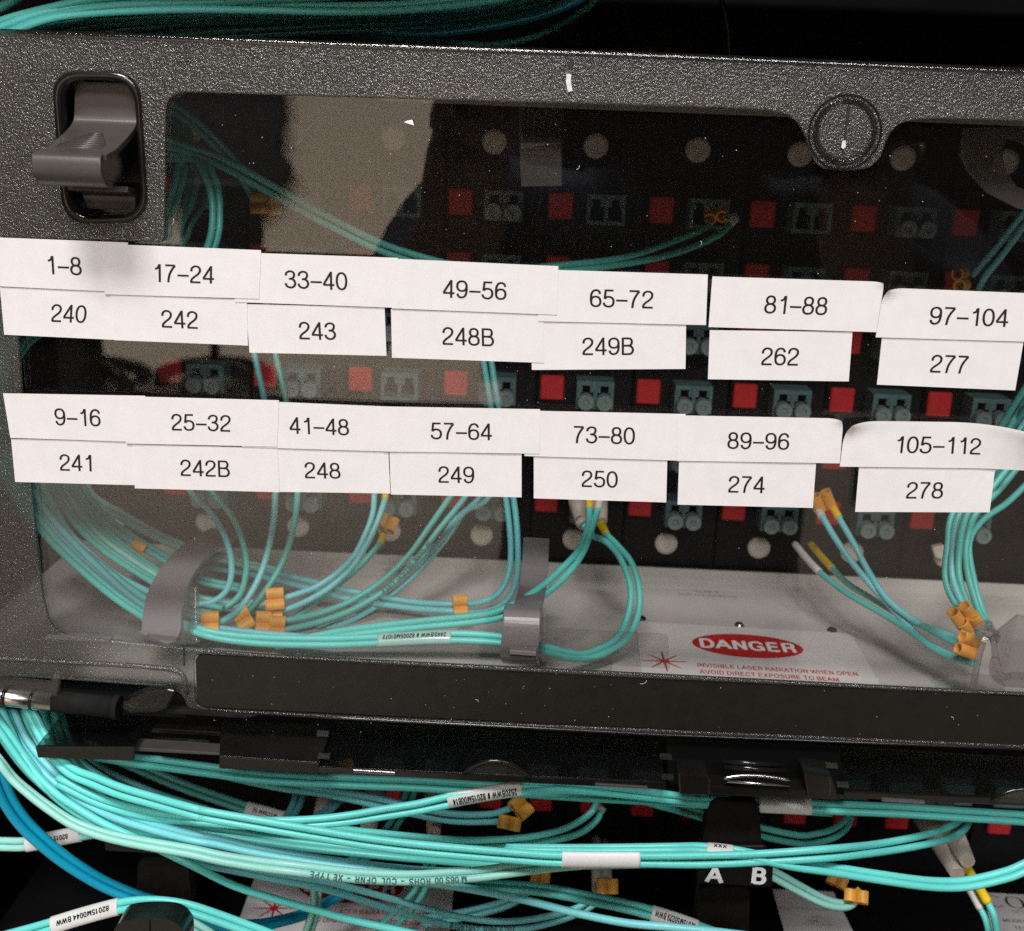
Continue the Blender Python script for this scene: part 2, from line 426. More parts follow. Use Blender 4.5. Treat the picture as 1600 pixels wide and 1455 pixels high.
def thin_glyph(ch, w):
    """triangles of one figure: each centre line widened to w"""
    lines = []
    if ch == '0': lines = [oval(.275, .5, .215, .45)]
    elif ch == 'O': lines = [oval(.36, .5, .30, .45, 30, 2.1)]
    elif ch == '8': lines = [oval(.275, .74, .175, .21), oval(.275, .29, .215, .24)]
    elif ch in '69':
        tail = [(.475, .74), (.44, .87), (.36, .94), (.28, .95), (.17, .90), (.095, .76), (.068, .58), (.065, .4), (.067, .32)]
        tail = [(p.x, p.y) for p in catmull([(x, y, 0) for x, y in tail], 4)]
        lines = [oval(.28, .32, .21, .27), tail]
        if ch == '9': lines = [[(.555 - x, 1 - y) for x, y in l] for l in lines]
    else:
        for part in DG[ch].split(';'):
            hard = part.startswith('/')
            pts = [tuple(float(c) for c in q.split(',')) for q in part.strip('/').split()]
            lines.append(pts if hard else [(p.x, p.y) for p in catmull([(x, y, 0) for x, y in pts], 4)])
    V, T, Ln = [], [], []
    for li, l in enumerate(lines):
        closed = len(l) > 4 and abs(l[0][0] - l[-1][0]) + abs(l[0][1] - l[-1][1]) < 1e-6
        n = len(l); o = len(V)
        for i in range(n):
            a = Vector(l[i - 1] if i else (l[-2] if closed else l[0])); b = Vector(l[i]); c = Vector(l[i + 1] if i < n - 1 else (l[1] if closed else l[-1]))
            d0 = (b - a).normalized() if (b - a).length > 1e-9 else (c - b).normalized()
            d1 = (c - b).normalized() if (c - b).length > 1e-9 else d0
            nn = Vector((-d0.y - d1.y, d0.x + d1.x)).normalized()
            k = min(1.8, 1/max(0.3, nn.dot(Vector((-d0.y, d0.x)))))
            V += [b + nn*(w/2*k), b - nn*(w/2*k)]; Ln += [li, li]
        T += [(o + 2*i, o + 2*i + 1, o + 2*i + 3, o + 2*i + 2) for i in range(n - 1)]
    return V, T, Ln
GCACHE = {}
def glyph(ch, bold, w):
    key = (ch, bold, w)
    if key not in GCACHE:
        V, T, Ln = thin_glyph(ch, w)
        if ch in '0123456789–' or (ch == 'B' and not bold):
            GCACHE[key] = ([Vector((0.02 + p.x*1.27, p.y)) for p in V], T, ADV.get(ch, 0.755), Ln)
        else:
            k = 1.26; GCACHE[key] = ([Vector((w*0.2 + 0.03 + p.x*k, p.y)) for p in V], T, ADL[ch]*k + 0.10 + w*0.4, Ln)
    return GCACHE[key]
def text_mesh(mb, text, fn, h, bold=False, w=0.105, squeeze=1.0, track=0.0):
    """lay text centred at u = 0, v = 0 (centre of the cap height); fn(u, v) gives the place in mm"""
    tot = sum((0.35 if c == ' ' else glyph(c, bold, w)[2] + track) for c in text) - track
    u = -tot/2
    p0 = fn(0.0, 0.0); nr = (fn(0.2, 0.0) - p0).cross(fn(0.0, 0.2) - p0).normalized()   # overlapping strokes lie a few microns apart
    if nr.dot(CAM - p0) < 0: nr = -nr
    for c in text:
        if c == ' ': u += 0.35; continue
        V, T, adv, Ln = glyph(c, bold, w)
        mb.add([fn((u + p.x)*h*squeeze, (p.y - 0.5)*h) + nr*(0.007*l) for p, l in zip(V, Ln)], T)
        u += adv + track
    return tot*h*squeeze

# ------------------------------------------------------------------ the rack and the two housings
Z_FLOOR, Z_LOW = -149.6, -252.0
mb = MB(); mb.box((-420, 118, -420), (520, 124, 330))
tag(mb.build('rack_wall', 'black_metal'), None, None, None, 'structure')

housing = thing('fiber_housing', 'black housing of the upper patch panel with a pale tray behind the smoky door', 'patch panel', (0, 60, Z_FLOOR - 3))
mb = MB(); mb.box((-168, 6, Z_FLOOR - 1.6), (236, 112, Z_FLOOR)); mb.build('floor_tray', 'tray_paint', housing)
mb = MB()
mb.band([(35, 98.5, Z_FLOOR - 0.8), (35, 104, Z_FLOOR + 0.3), (35, 106, Z_FLOOR + 1.2), (35, 106.5, Z_FLOOR + 5.0)], 402, 1.2)
mb.build('tray_lip', 'tray_paint', housing)
mb = MB(); mb.box((-170, 112.6, Z_FLOOR - 2), (238, 116, 17)); mb.build('rear_frame', 'black_metal', housing)
mb = MB(); mb.box((-171, 5, Z_FLOOR - 2), (-168.6, 112, 17)); mb.build('side_wall', 'black_metal', housing)
mb = MB(); mb.box((236.6, 5, Z_FLOOR - 2), (239, 112, 17)); mb.build('side_wall', 'black_metal', housing)
mb = MB(); mb.box((-40, 9, 8.5), (236, 11, 17)); mb.build('front_rail', 'rail_grey', housing, 0.3, 1)
mb = MB(); mb.box((-171, 6, 17.4), (239, 116, 19)); mb.build('top_panel', 'black_metal', housing)
for px, py, d in ((1155, 977, 0), (1300, 985, 1), (1255, 912, 1), (515, 873, 1), (986, 896, 1), (1002, 967, 1), (610, 880, 1)):
    q = PZ(px, py, Z_FLOOR)
    mb = MB(); mb.disc(q + Vector((0, 0, 0.02)), 1.7, (0, 0, 1), 0.7, 14, 1.2); mb.build('screw', 'black_metal' if d else 'steel', housing)

low = thing('fiber_housing', 'black housing of the patch panel below, half hidden by loops of aqua cable', 'patch panel', (0, 60, Z_LOW - 3))
mb = MB(); mb.box((-168, -12, Z_LOW - 1.6), (236, 88, Z_LOW)); mb.build('floor_tray', 'black_metal', low)
mb = MB(); mb.box((-170, 88.5, Z_LOW - 2), (238, 92, -150)); mb.build('rear_frame', 'black_metal', low)
mb = MB(); mb.box((-171, 0, Z_LOW - 2), (-168.6, 88, -170)); mb.build('side_wall', 'black_metal', low)

shade_h = thing('fiber_housing', 'unseen black housing above, added to shade the arching cables', 'patch panel', (0, 60, 50))  # unseen; set here to cast shade on the cables over the door
mb = MB(); mb.box((-420, -10.5, 50), (520, 112, 54)); mb.build('floor_tray', 'hole_black', shade_h)
mb = MB(); mb.box((-420, -15, 47), (520, -11, 200)); mb.build('shade_board', 'hole_black', shade_h)
# adapter panels: black plates with six rows of red blanks and twin sockets, held by two white rivets
YB, PIT, X0R = 111.4, 33.3, -17.3
def socket_block(c, kind, parent):
    """twin socket; kind 'open' shows two dark keyholes, 'plugged' two grey round dust plugs"""
    x, y, z = c; w, h, d = 12.6, 9.6, 9.5
    mb = MB()
    # a frame round two openings
    mb.box((x - w/2, y - d, z + h/2 - 1.5), (x + w/2, y, z + h/2)); mb.box((x - w/2, y - d, z - h/2), (x + w/2, y, z - h/2 + 1.2))
    for a, b in ((-w/2, -w/2 + 1.2), (-0.65, 0.65), (w/2 - 1.2, w/2)):
        mb.box((x + a, y - d, z - h/2 + 1.2), (x + b, y, z + h/2 - 1.5))
    for s in (-1, 1):   # shoulders that make the keyhole
        for t in (-1, 1):
            mb.box((x + s*3.1 + (1.35 if t > 0 else -2.45), y - d + 0.3, z + 0.9), (x + s*3.1 + (2.45 if t > 0 else -1.35), y, z + 3.3))
    b = mb.build('twin_socket', 'adapter_teal', parent)
    for s in (-1, 1):
        mb = MB(); mb.box((x + s*3.1 - 2.4, y - 2.2, z - h/2 + 1.2), (x + s*3.1 + 2.4, y - 0.2, z + h/2 - 1.5)); mb.build('bore', 'hole_black', b)
    if kind == 'plugged':
        for s in (-1, 1):
            mb = MB(); mb.disc((x + s*3.15, y - d - 3.2, z - 1.9), 2.75, (0, 1, 0), 4.0, 18); mb.ring((x + s*3.15, y - d - 3.7, z - 1.9), 1.2, 2.6, (0, 1, 0), 0.6, 18)
            mb.build('dust_plug', 'plug_grey', b)
    return b
def adapter_panel(kinds, zc0, yb, rows, loc, label, n_riv=True):
    t = thing('adapter_panel', label, 'adapter panel', loc, 'adapter panels side by side at the back of the upper housing')
    X, Y, Z = loc
    mb = MB(); mb.box((X - 15.6, yb - 1.4, Z - 4), (X + 17.2, yb, Z + 142)); mb.build('faceplate', 'black_metal', t, 0.4, 1)
    for dz in (4.0, 138.0 + 2.6):
        mb = MB(); mb.disc((X, yb - 1.4, Z + dz), 4.15, (0, -1, 0), 1.1, 24, 3.9); mb.disc((X, yb - 2.5, Z + dz), 3.9, (0, -1, 0), 0.6, 24, 2.9)
        mb.build('push_rivet', 'rivet_white', t)
    for r in range(rows):
        z = zc0 - 20.5*r
        mb = MB(); mb.box((X - 14.6, yb - 3.6, z - 4.4), (X - 6.4, yb - 1.4, z + 4.2)); mb.build('red_blank', 'cap_red', t, 0.5, 1)
        socket_block((X + 4.1, yb - 1.4, z - 0.5), kinds[r], t)
    return t
ZP = -136.4 - 4.0
PATT = {'a': ['open', 'plugged', 'plugged', 'open', 'plugged', 'plugged'], 'b': ['plugged']*6,
        'c': ['open', 'plugged', 'plugged', 'plugged', 'plugged', 'plugged']}
PAN = {}
names = {-4: ('blank', 'blank black panel at the far left end, nearly hidden by the hanging cables'),
         -3: ('b', 'adapter panel behind the pair of cables that drop below the 243 sticker'),
         -2: ('b', 'adapter panel behind the reflected swivel chair'),
         -1: ('a', 'adapter panel with an open twin socket above the 49–56 sticker'),
         0: ('b', 'adapter panel with its top rivet just before the hanging grey clip'),
         1: ('c', 'adapter panel with its top rivet just past the hanging grey clip'),
         2: ('c', 'adapter panel that the cable pair with one orange clip plugs into'),
         3: ('c', 'adapter panel behind the round lock of the door'),
         4: ('b', 'adapter panel past the round lock, plugged twin socket at its top'),
         5: ('b', 'adapter panel behind the curved smoky bracket near the right edge')}
for i, (k, lab) in names.items():
    if k in PAN:
        src = PAN[k]; o = copy_tree(src); o['label'] = lab
        o.location.x = (X0R + PIT*i)*MM
    else:
        PAN[k] = adapter_panel(PATT.get(k), -19.2, YB, 0 if k == 'blank' else 6, (X0R + PIT*i, YB, ZP), lab); index_kids()
ORD9 = ['first', 'second', 'third', 'fourth', 'fifth', 'sixth', 'seventh', 'eighth', 'ninth']
# the lower housing's panels: narrower, with red blanks every 17 mm; only one row peeps out under the ledge
ra, rb = P(1243, 1272, 84), P(1563, 1290, 84); rp = (rb.x - ra.x)/4; proto = None
for i in range(7):
    X = ra.x + rp*(2*i - 8) + rp/2
    o = thing('adapter_panel', f'black panel with red blanks in the lower housing, {ORD9[i]} from the left', 'adapter panel', (X, 86, Z_LOW), 'adapter panels in the lower housing')
    if proto is None:
        mb = MB(); mb.box((X - rp + 0.3, 86.2, Z_LOW + 1), (X + rp - 0.3, 87.6, -160)); mb.build('faceplate', 'black_metal', o, 0.4, 1)
        for s_ in (-1, 1):
            mb = MB(); mb.box((X + s_*rp/2 - 4.1, 84, ra.z - 4.4), (X + s_*rp/2 + 4.1, 86.2, ra.z + 4.2)); mb.build('red_blank', 'cap_red', o, 0.5, 1)
            mb = MB(); mb.box((X + s_*rp/2 - 5.5, 80, ra.z + 9), (X + s_*rp/2 + 5.5, 86.2, ra.z + 17)); mb.build('twin_socket', 'adapter_teal', o, 0.5, 1)
        index_kids(); proto = o
    else:
        for ch in KIDS[proto.name]: copy_tree(ch, o)

# ------------------------------------------------------------------ the smoky door
door = thing('cabinet_door', 'smoky translucent plastic door of the upper housing, pebbled frame around a clear window', 'door', (0, 4, -152))
win = outline([(260, 143, 34), (1205, 171, 60), (1252, 189, 40), (1270, 262, 60), (1318, 268, 40), (1372, 262, 60), (1392, 196, 50), (1440, 184, 60),
               (2150, 208), (2150, 1112), (1600, 1083), (1000, 1052), (450, 1025), (284, 1012), (82, 990, 34), (68, 933), (51, 773), (35, 612), (20, 372, 20), (258, 379, 10)])
latch_hole = outline([(82, 112, 44), (218, 115, 44), (233, 345, 44), (101, 349, 44)])
strip_hole = outline([(303, 1021, 14), (1000, 1059), (2150, 1112), (2150, 1204), (1600, 1164), (550, 1119), (306, 1106, 22)])
outer = outline([(-190, 43), (0, 51), (550, 71), (1050, 89), (1600, 112), (2260, 138), (2260, 1218), (1600, 1171), (550, 1124), (316, 1112), (292, 1105, 8), (287, 1085, 14), (262, 1073, 12), (94, 1061), (-190, 1046)])
plate('frame', 'frame_plastic', outer, [win, latch_hole, strip_hole], -0.5, 0.9, 0.4, door)
# the window pane sits in the opening, its front a hair behind the frame's
mb = MB()
pane = outline([(252, 136, 30), (2156, 200), (2156, 1114), (1600, 1084), (1000, 1052.5), (450, 1025.5), (284, 1013), (74, 996, 34), (14, 366), (252, 372)])
mb.prism([Vector((q.x, 0.95, q.z)) for q in pane], (0, 1.5, 0)); mb.build('window_pane', 'pane_smoke', door)
strip = outline([(305, 1023, 13), (2148, 1117), (2148, 1191), (308, 1104.5, 20)])
mb = MB(); mb.prism([Vector((q.x, 0.0, q.z)) for q in strip], (0, 2.6, 0)); mb.build('label_strip', 'strip_black', door, 0.2, 1)
# rounded lip along the top edge, and the ridge under the window's lower left corner
def edge_pts(pts, y): return [P(px, py, y) for px, py in pts]
top_line = [(-190, 45), (0, 53), (280, 63), (550, 73.5), (800, 82), (1050, 91), (1320, 102.5), (1600, 114), (2260, 140)]
mb = MB(); mb.tube(catmull(edge_pts(top_line, 0.5), 4), 1.15, 14); mb.build('top_lip', 'lip_plastic', door)
mb = MB(); mb.box((P(-190, 60, 0).x, 1.0, 17.6), (P(2260, 140, 0).x, 13.0, 19.3)); mb.build('top_flange', 'frame_plastic', door, 0.5, 2)
mb = MB(); mb.tube(catmull(edge_pts([(-190, 1018), (0, 1029), (150, 1037), (240, 1043), (283, 1052), (292, 1085)], -0.4), 4), 0.7, 8); mb.build('lower_ridge', 'frame_plastic', door)
mb = MB(); mb.tube(edge_pts([(316, 1111), (550, 1123), (1050, 1149), (1600, 1170), (2260, 1216)], -0.2), 0.45, 8); mb.build('bottom_lip', 'black_gloss', door)
mb = MB()
for x0, y0, x1, y1 in ((70, 990, 173, 996),):
    a, b = P(x0, y0, -0.6), P(x1, y1, -0.6)
    mb.prism([P(68, 999, -0.6), P(171, 1006, -0.6), P(174, 997, -0.6), P(74, 991, -0.6)], (0, 2.2, 0))
mb.build('ledge', 'ring_clear', door, 0.25)
# round lock moulded into the tab: a ring, a slightly domed face and a slot
c = P(1320, 205, -0.5)
mb = MB(); mb.ring(c, 6.35, 7.25, (0, -1, 0), 0.95, 44); lock = mb.build('lock_ring', 'lip_plastic', door, 0.28)
mb = MB(); mb.ring(P(1320, 207, -0.5), 8.0, 8.5, (0, -1, 0), 0.35, 44); mb.build('lock_rim', 'lip_plastic', lock, 0.15, 1)
mb = MB(); mb.disc(c, 6.2, (0, -1, 0), 0.3, 40, 5.9); mb.build('lock_face', 'frame_plastic', lock)
a, b = P(1327, 166, -0.9), P(1317, 240, -0.9); d = Vector((0.28, 0, 0))
mb = MB(); mb.prism([a - d*1.3, b - d*0.5, b + d*0.5, a + d*1.3], (0, -0.2, 0)); mb.build('lock_slot', 'seam_dark', lock)
mb = MB(); q = P(1318, 226, -1.2); mb.prism([q + Vector((-0.35, 0, 0.9)), q + Vector((0.35, 0, 0.9)), q + Vector((0.5, 0, -0.6)), q + Vector((0, 0, -1.0)), q + Vector((-0.5, 0, -0.6))], (0, -0.15, 0)); mb.build('slot_glint', 'scuff_or_glint', lock)  # highlight at the slot's foot, made as a small pale chip
for px, py, r in ((937, 126, 4.0), (1217, 139, 4.0), (1438, 147, 4.0), (1435, 186, 0), (450, 105, 4.0), (255, 92, 4.0)):
    if not r: continue
    mb = MB(); mb.ring(P(px, py, -0.5), r - 0.22, r, (0, -1, 0), 0.10, 36); mb.build('mould_mark', 'frame_plastic', door, 0.04, 1)
# scuffs and moulding seams
for (pts, m, w) in (([(889, 116), (888, 128), (891, 143)], 'scuff_or_glint', 1.1), ([(893, 92), (892, 108)], 'seam_dark', 0.9), ([(289, 70), (291, 96)], 'seam_dark', 0.45), ([(287, 1012), (288, 1040)], 'seam_dark', 0.45)):
    mb = MB(); mb.band([P(x, y, -0.62) for x, y in pts], w, 0.12); mb.build('scuff_or_glint' if m == 'scuff_or_glint' else 'seam', m, door)
# latch: a well through the frame, a thumb lever that curls forward out of it
latch = bpy.data.objects.new('latch', None); COL.objects.link(latch); latch.parent = door
latch.location = P(150, 340, 0)*MM - door.location; latch.empty_display_size = 0.01
well_o = outline([(82, 112, 44), (218, 115, 44), (233, 345, 44), (101, 349, 44)]); well_i = outline([(92, 123, 40), (209, 126, 40), (223, 335, 40), (110, 339, 40)])
n = len(well_o); mb = MB()
vs = []
for L, y in ((well_o, -0.9), (well_o, 9.0), (well_i, 9.0), (well_i, -0.2)): vs += [Vector((q.x, y, q.z)) for q in L]
fs = [(k*n + i, k*n + (i + 1) % n, ((k + 1) % 4)*n + (i + 1) % n, ((k + 1) % 4)*n + i) for k in range(4) for i in range(n)]
mb.add(vs, fs, True); mb.build('latch_well', 'black_gloss', latch)
mb = MB(); mb.prism([Vector((q.x, 9.0, q.z)) for q in well_o], (0, 1.2, 0)); mb.build('latch_back', 'black_gloss', latch)
def lever(prof, xl, xr, thick, name, mat='latch_brown'):
    """a bent strip: prof = [(py, y)] read at the lever's own column, width between xl and xr (mm at the lever)"""
    pts = catmull([Vector((0, y, P(150, py, y).z)) for py, y in prof], 6)
    mb = MB(); V = []; n = len(pts)
    for i, p in enumerate(pts):
        t = (pts[min(i + 1, n - 1)] - pts[max(i - 1, 0)]).normalized(); nn = Vector((0, -t.z, t.y))
        k = i/(n - 1); l = xl[0] + (xl[1] - xl[0])*k; r = xr[0] + (xr[1] - xr[0])*k
        V += [Vector((l, p.y, p.z)) - nn*thick/2, Vector((r, p.y, p.z)) - nn*thick/2, Vector((r, p.y, p.z)) + nn*thick/2, Vector((l, p.y, p.z)) + nn*thick/2]
    F = [(i*4 + k, i*4 + (k + 1) % 4, (i + 1)*4 + (k + 1) % 4, (i + 1)*4 + k) for i in range(n - 1) for k in range(4)] + [(3, 2, 1, 0), (n*4 - 4, n*4 - 3, n*4 - 2, n*4 - 1)]
    mb.add(V, F, False)
    return mb.build(name, mat, latch, 0.2, 2)
xl, xr = P(116, 160, 4).x, P(214, 160, 4).x
lev = lever([(128, 5.5), (165, 5.0), (192, 4.0), (208, 0.5), (222, -4.5), (236, -10), (243, -14.2), (246, -16.0)], (xl, xl - 1.2), (xr, xr - 0.4), 1.5, 'latch_lever')
lip = lever([(243, -15.8), (250, -17.2), (264, -17.8), (278, -17.2), (287, -15.2), (289, -12.5)], (xl - 1.6, xl - 1.0), (xr - 1.2, xr - 0.6), 1.3, 'latch_lip')
lever([(294, -4.0), (299, 2.5), (312, 3.6), (326, 4.2)], (P(128, 310, 4).x, P(136, 310, 4).x), (P(219, 310, 4).x, P(211, 310, 4).x), 1.4, 'latch_foot')
LP = [(205, 1.2), (208, 0.5), (222, -4.5), (236, -10), (243, -14.2)]
for k in range(9):   # grip ridges across the slope of the lever
    y = 213 + k*2.9; a = max(q for q in range(4) if LP[q][0] <= y); f_ = (y - LP[a][0])/(LP[a + 1][0] - LP[a][0])
    yy = LP[a][1] + (LP[a + 1][1] - LP[a][1])*f_; hw = 1.7 + min(k, 6)*0.6
    p = P(150, y, yy) + Vector((0, -0.62, 0.55)); xc = (xl + xr)/2 - 0.6 - k*0.08
    mb = MB(); mb.tube([(xc - hw, p.y, p.z), (xc + hw, p.y, p.z)], 0.27, 6); mb.build('grip_ridge', 'latch_brown', latch)
# hinge at the lower left: clear bracket, steel pin, black pebbled barrel, clear cam
hin = bpy.data.objects.new('hinge', None); COL.objects.link(hin); hin.parent = door
hin.location = P(100, 1110, 0)*MM - door.location; hin.empty_display_size = 0.01
mb = MB(); mb.tube([P(-40, 1084, -4), P(0, 1088, -4), P(84, 1098, -4)], 2.45, 16); mb.build('hinge_pin', 'steel', hin)
mb = MB(); mb.tube([P(8, 1089, -4), P(13, 1089.6, -4)], 3.0, 16); mb.tube([P(50, 1093.8, -4), P(54, 1094.3, -4)], 2.75, 16); mb.build('pin_collar', 'black_gloss', hin)
mb = MB(); mb.tube([P(86, 1096, -3.5), P(180, 1105, -3.5)], 2.9, 18); mb.tube([P(178, 1105, -3.5), P(187, 1105.8, -3.5)], 3.3, 18); mb.build('hinge_barrel', 'black_velvet', hin)
mb = MB(); mb.prism([P(-40, 1050, -5), P(5, 1060, -5), P(76, 1066, -5), P(82, 1052, -5), P(95, 1053, -5), P(88, 1098, -5), P(70, 1106, -5), P(0, 1100, -5), P(-40, 1096, -5)], (0, 1.4, 0)); mb.build('hinge_bracket', 'clear_plastic', hin, 0.3)
mb = MB(); mb.prism([P(190, 1096, -4), P(226, 1080, -4), P(262, 1077, -4), P(274, 1080, -4), P(262, 1106, -4), P(248, 1113, -4), P(205, 1115, -4), P(188, 1108, -4)], (0, 3.0, 0)); mb.build('hinge_cam', 'lid_smoke', hin, 0.5, 3)
mb = MB(); mb.box((P(-190, 1090, 2).x, 2.0, P(100, 1112, 2).z), (P(290, 1095, 2).x, 9.0, P(100, 1075, 2).z)); mb.build('hinge_recess', 'black_metal', hin)
mb = MB(); mb.prism([P(258, 1109, -1.5), P(330, 1112, -1.5), P(402, 1119, -1.5), P(385, 1123, -1.5), P(258, 1115, -1.5)], (0, 2.5, 0)); mb.build('hinge_ledge', 'black_velvet', hin, 0.2)
# specks of dust and fluff lying on the door's face
mb = MB()
for k in range(260):
    px, py = random.uniform(300, 1590), random.uniform(180, 1010)
    if k > 200: px, py = random.uniform(330, 1590), random.uniform(1050, 1150)
    q = P(px, py, -0.05 if k > 200 else 0.88); r = random.choice((0.04, 0.05, 0.05, 0.07, 0.07, 0.1))
    mb.disc(q, r, (0, -1, 0), 0.06, 6)
for px, py, a, n in ((1095, 383, .7, 1), (748, 1098, 1.4, 1.3), (1000, 1068, -.5, 2), (1490, 1125, 1.3, 1.2), (268, 351, .25, 1.5), (900, 265, -.1, 1.2)):
    q = P(px, py, -0.05 if py > 1050 else 0.8); pts = [q + Vector((math.cos(a + 0.5*t)*t*1.0*n*0.5, 0, math.sin(a + 0.5*t)*t*1.0*n*0.5)) for t in (0, .5, 1, 1.5, 2)]
    mb.tube(pts, 0.045, 5)
tag(mb.build('dust', 'dust'), None, None, None, 'stuff')
mb = MB(); q = P(631, 191, 0.82); mb.prism([q, q + Vector((2.4, 0, -0.6)), q + Vector((2.0, 0, 0.6)), q + Vector((0.9, 0, 0.4))], (0, -0.1, 0))
tag(mb.build('paper_fleck', 'white_print'), 'tiny white paper fleck stuck to the window above a rivet', 'fleck')

# ------------------------------------------------------------------ the printed stickers
ORD = ['first', 'second', 'third', 'fourth', 'fifth', 'sixth', 'seventh']
ROWN = ['upper range row', 'upper room number row', 'lower range row', 'lower room number row']
STK = [
 (0, 0, '1–8', (-6, 371), (200, 379), (203, 457), (0, 447.5), (100, 415)),
 (0, 1, '17–24', (161, 381), (408, 391), (405, 467), (164, 460), (287, 428)),
 (0, 2, '33–40', (360.5, 394), (622, 403), (621, 481), (367, 472), (494, 438)),
 (0, 3, '49–56', (612, 404), (872.5, 416), (870, 492), (612, 482), (742, 453)),
 (0, 4, '65–72', (840, 421), (1106, 429), (1103, 508), (841, 502), (971.5, 467)),
 (0, 5, '81–88', (1113, 432), (1382, 440.5), (1369, 519), (1107, 511), (1244, 477)),
 (0, 6, '97–104', (1381, 449.5), (1640, 459.5), (1635, 535), (1368, 527), (1514, 495)),
 (1, 0, '240', (0, 448.5), (192, 456), (180, 531), (7, 523), (108, 490)),
 (1, 1, '242', (173, 459), (386, 468), (387.5, 540), (179, 531.5), (281, 499)),
 (1, 2, '243', (384.5, 475), (601, 480.5), (604, 556), (390, 551), (496, 517)),
 (1, 3, '248B', (611, 483), (849, 490.5), (850, 567), (612.5, 559), (732, 526)),
 (1, 4, '249B', (829, 502.5), (1072, 502.5), (1071, 576.5), (831, 578), (950.6, 541)),
 (1, 5, '262', (1109, 516), (1332, 518.6), (1326, 596), (1106, 592.5), (1219, 557)),
 (1, 6, '277', (1378, 526.5), (1599, 534), (1586, 610), (1370, 601), (1483.5, 569)),
 (2, 0, '9–16', (5, 614.5), (227, 618.5), (225.5, 691), (16.5, 684), (121.6, 652)),
 (2, 1, '25–32', (189, 619), (436, 625.5), (433, 698), (197, 693), (314.5, 660.5)),
 (2, 2, '41–48', (372, 625.5), (623, 636), (622, 706), (378, 698.5), (499, 666)),
 (2, 3, '57–64', (596, 635), (844, 639.5), (843, 709), (599, 705.5), (721, 674)),
 (2, 4, '73–80', (819, 641.5), (1071, 647), (1069, 720), (819.5, 712.5), (944, 680)),
 (2, 5, '89–96', (1057.5, 649), (1318, 654), (1312, 724), (1057.6, 720), (1185, 689)),
 (2, 6, '105–112', (1321, 657), (1640, 662), (1636, 733), (1312, 729), (1466, 695.5)),
 (3, 0, '241', (17.5, 685.5), (212, 690), (212, 758), (24, 753), (120, 723)),
 (3, 1, '242B', (208, 694), (434, 700), (437, 769), (211, 763), (321, 731.6)),
 (3, 2, '248', (398, 698.5), (607, 705), (610, 771), (402, 768), (504, 735)),
 (3, 3, '249', (608.5, 705.5), (815, 709), (815, 777), (611, 772.6), (713, 741.6)),
 (3, 4, '250', (834, 712.6), (1042.6, 718.6), (1041, 785), (834, 778.6), (937, 748.5)),
 (3, 5, '274', (1061, 719.7), (1275, 724), (1270, 793.6), (1058.6, 788.4), (1166.5, 757)),
 (3, 6, '278', (1342, 730), (1555, 731), (1546, 800.5), (1336, 799.8), (1445, 766)),
]
CURL = {'97–104': [(0, 0.0, 3.2, 1.1)], '105–112': [(0, 0.0, 5.0, 1.6), (1, 0.0, 15.0, 4.2)], '89–96': [(1, 0.0, 2.6, 0.8)], '81–88': [(1, 0.0, 2.0, 0.5)]}
LOOKS = {'97–104': ', top corner curling', '105–112': ', top corners peeling off', '89–96': ', one corner slightly lifted',
         '248B': ', creased near its edge', '65–72': ', a gap past its end', '250': ', between dark gaps', '274': ', above an orange clip'}
